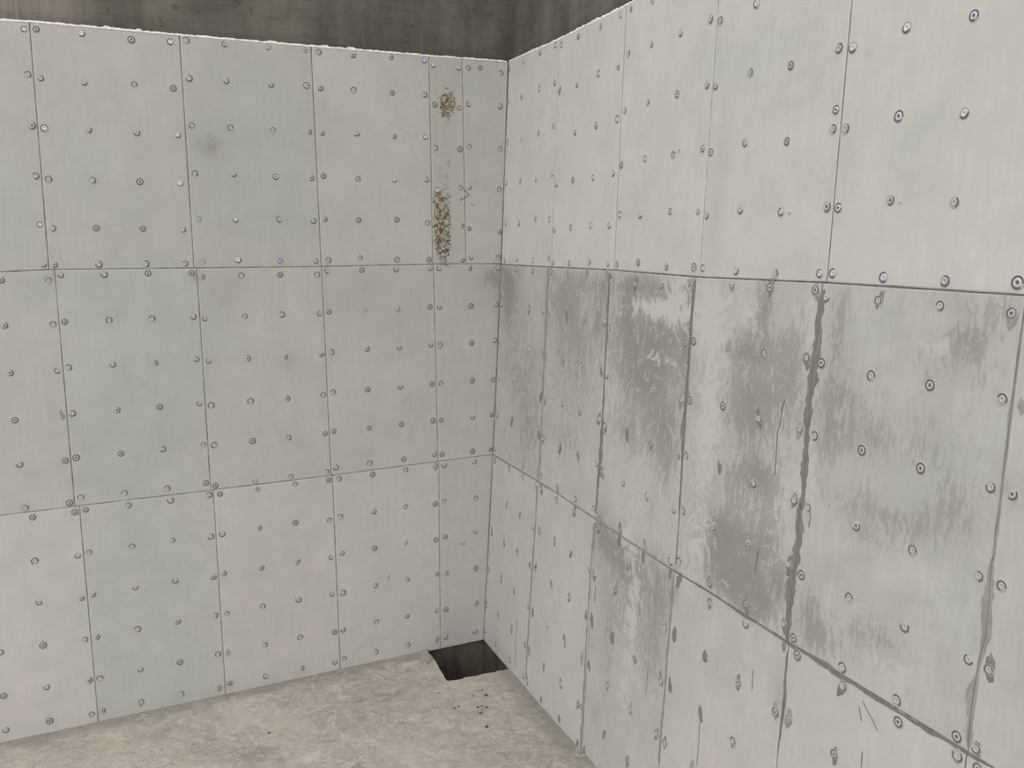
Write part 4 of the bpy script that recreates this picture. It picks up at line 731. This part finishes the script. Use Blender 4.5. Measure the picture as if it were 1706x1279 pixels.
# ---------------------------------------------------------------- loose things on the floor
cx = sum(p[0] for p in LUMP) / len(LUMP); cy = min(sum(p[1] for p in LUMP) / len(LUMP), 0)
V, F = [], []
LP = [(p[0], min(p[1], -0.001)) for p in LUMP]
ring_pts = []
for a, b in zip(LP, LP[1:] + LP[:1]):
    for k in range(3):
        ring_pts.append((lerp(a[0], b[0], k / 3) + r4.uniform(-.002, .002), min(lerp(a[1], b[1], k / 3) + r4.uniform(-.002, .002), -0.001)))
n = len(ring_pts)
for s, z in ((1.0, -0.010), (1.0, 0.003), (0.95, 0.008), (0.65, 0.011), (0.3, 0.010)):
    for (x, y) in ring_pts:
        V.append(((x - cx) * s, (y - cy) * s, z + (0.004 * noise.noise(Vector((x * 50, y * 50, z * 30))) if z > 0 else 0)))
V.append((0, 0, 0.0105))
for i in range(4):
    for k in range(n):
        k2 = (k + 1) % n
        F.append((i * n + k, i * n + k2, (i + 1) * n + k2, (i + 1) * n + k))
for k in range(n):
    F.append((4 * n + k, 4 * n + (k + 1) % n, 5 * n))
F.append(tuple(range(n - 1, -1, -1)))
lump = make('mortar_lump', V, F, [MAT['lump']])
bm = bmesh.new(); bm.from_mesh(lump.data); bmesh.ops.recalc_face_normals(bm, faces=bm.faces); bm.to_mesh(lump.data); bm.free()
lump.location = (cx, cy, floor_z(cx, cy) + 0.001)
lump['label'] = 'flat broken lump of grey mortar against the wall at the far rim of the pit'; lump['category'] = 'mortar lump'

def pebble(x, y, s, label, group=None, seed=0):
    bm = bmesh.new()
    bmesh.ops.create_icosphere(bm, subdivisions=2, radius=s)
    for v in bm.verts:
        v.co *= 1 + 0.35 * noise.noise(v.co * (0.9 / s) + Vector((seed, 0, 0)))
        v.co.z *= 0.55
    me = bpy.data.meshes.new('pebble'); bm.to_mesh(me); bm.free()
    me.materials.append(MAT['stone'])
    o = bpy.data.objects.new('pebble', me); COL.objects.link(o)
    o.location = (x, y, floor_z(x, y) + s * 0.33)
    o['label'] = label; o['category'] = 'pebble'
    if group: o['group'] = group
    return o
names = ['dark crumb left of the pit\'s near corner on the floor', 'small dark crumb of grit between the pit and the dark pebble', 'largest dark pebble on the floor in front of the pit', 'tiny dark crumb just beside the largest pebble',
         'lone dark pebble on the bare floor furthest in front of the pit']
sizes = [0.005, 0.005, 0.010, 0.005, 0.010]
for i in range(5):
    x, y = SPOTS[i]
    pebble(x, y, sizes[i], names[i], None, i)
GRIT = ['tiny dark grit grain, leftmost of the row of three before the pit', 'tiny dark grit grain, middle of the row of three before the pit',
        'tiny dark grit grain, rightmost of the row of three before the pit', 'tiny dark grit grain just in front of the row of three',
        'tiny dark grit grain, left one of the pair below the pit\'s near corner', 'tiny dark grit grain, right one of the pair below the pit\'s near corner',
        'lone dark grit grain on the floor far left of the pit']
for i in range(5, 12):
    x, y = SPOTS[i]
    pebble(x, y, 0.006 + 0.001 * (i % 3), GRIT[i - 5], 'grit grains scattered on the floor', i)
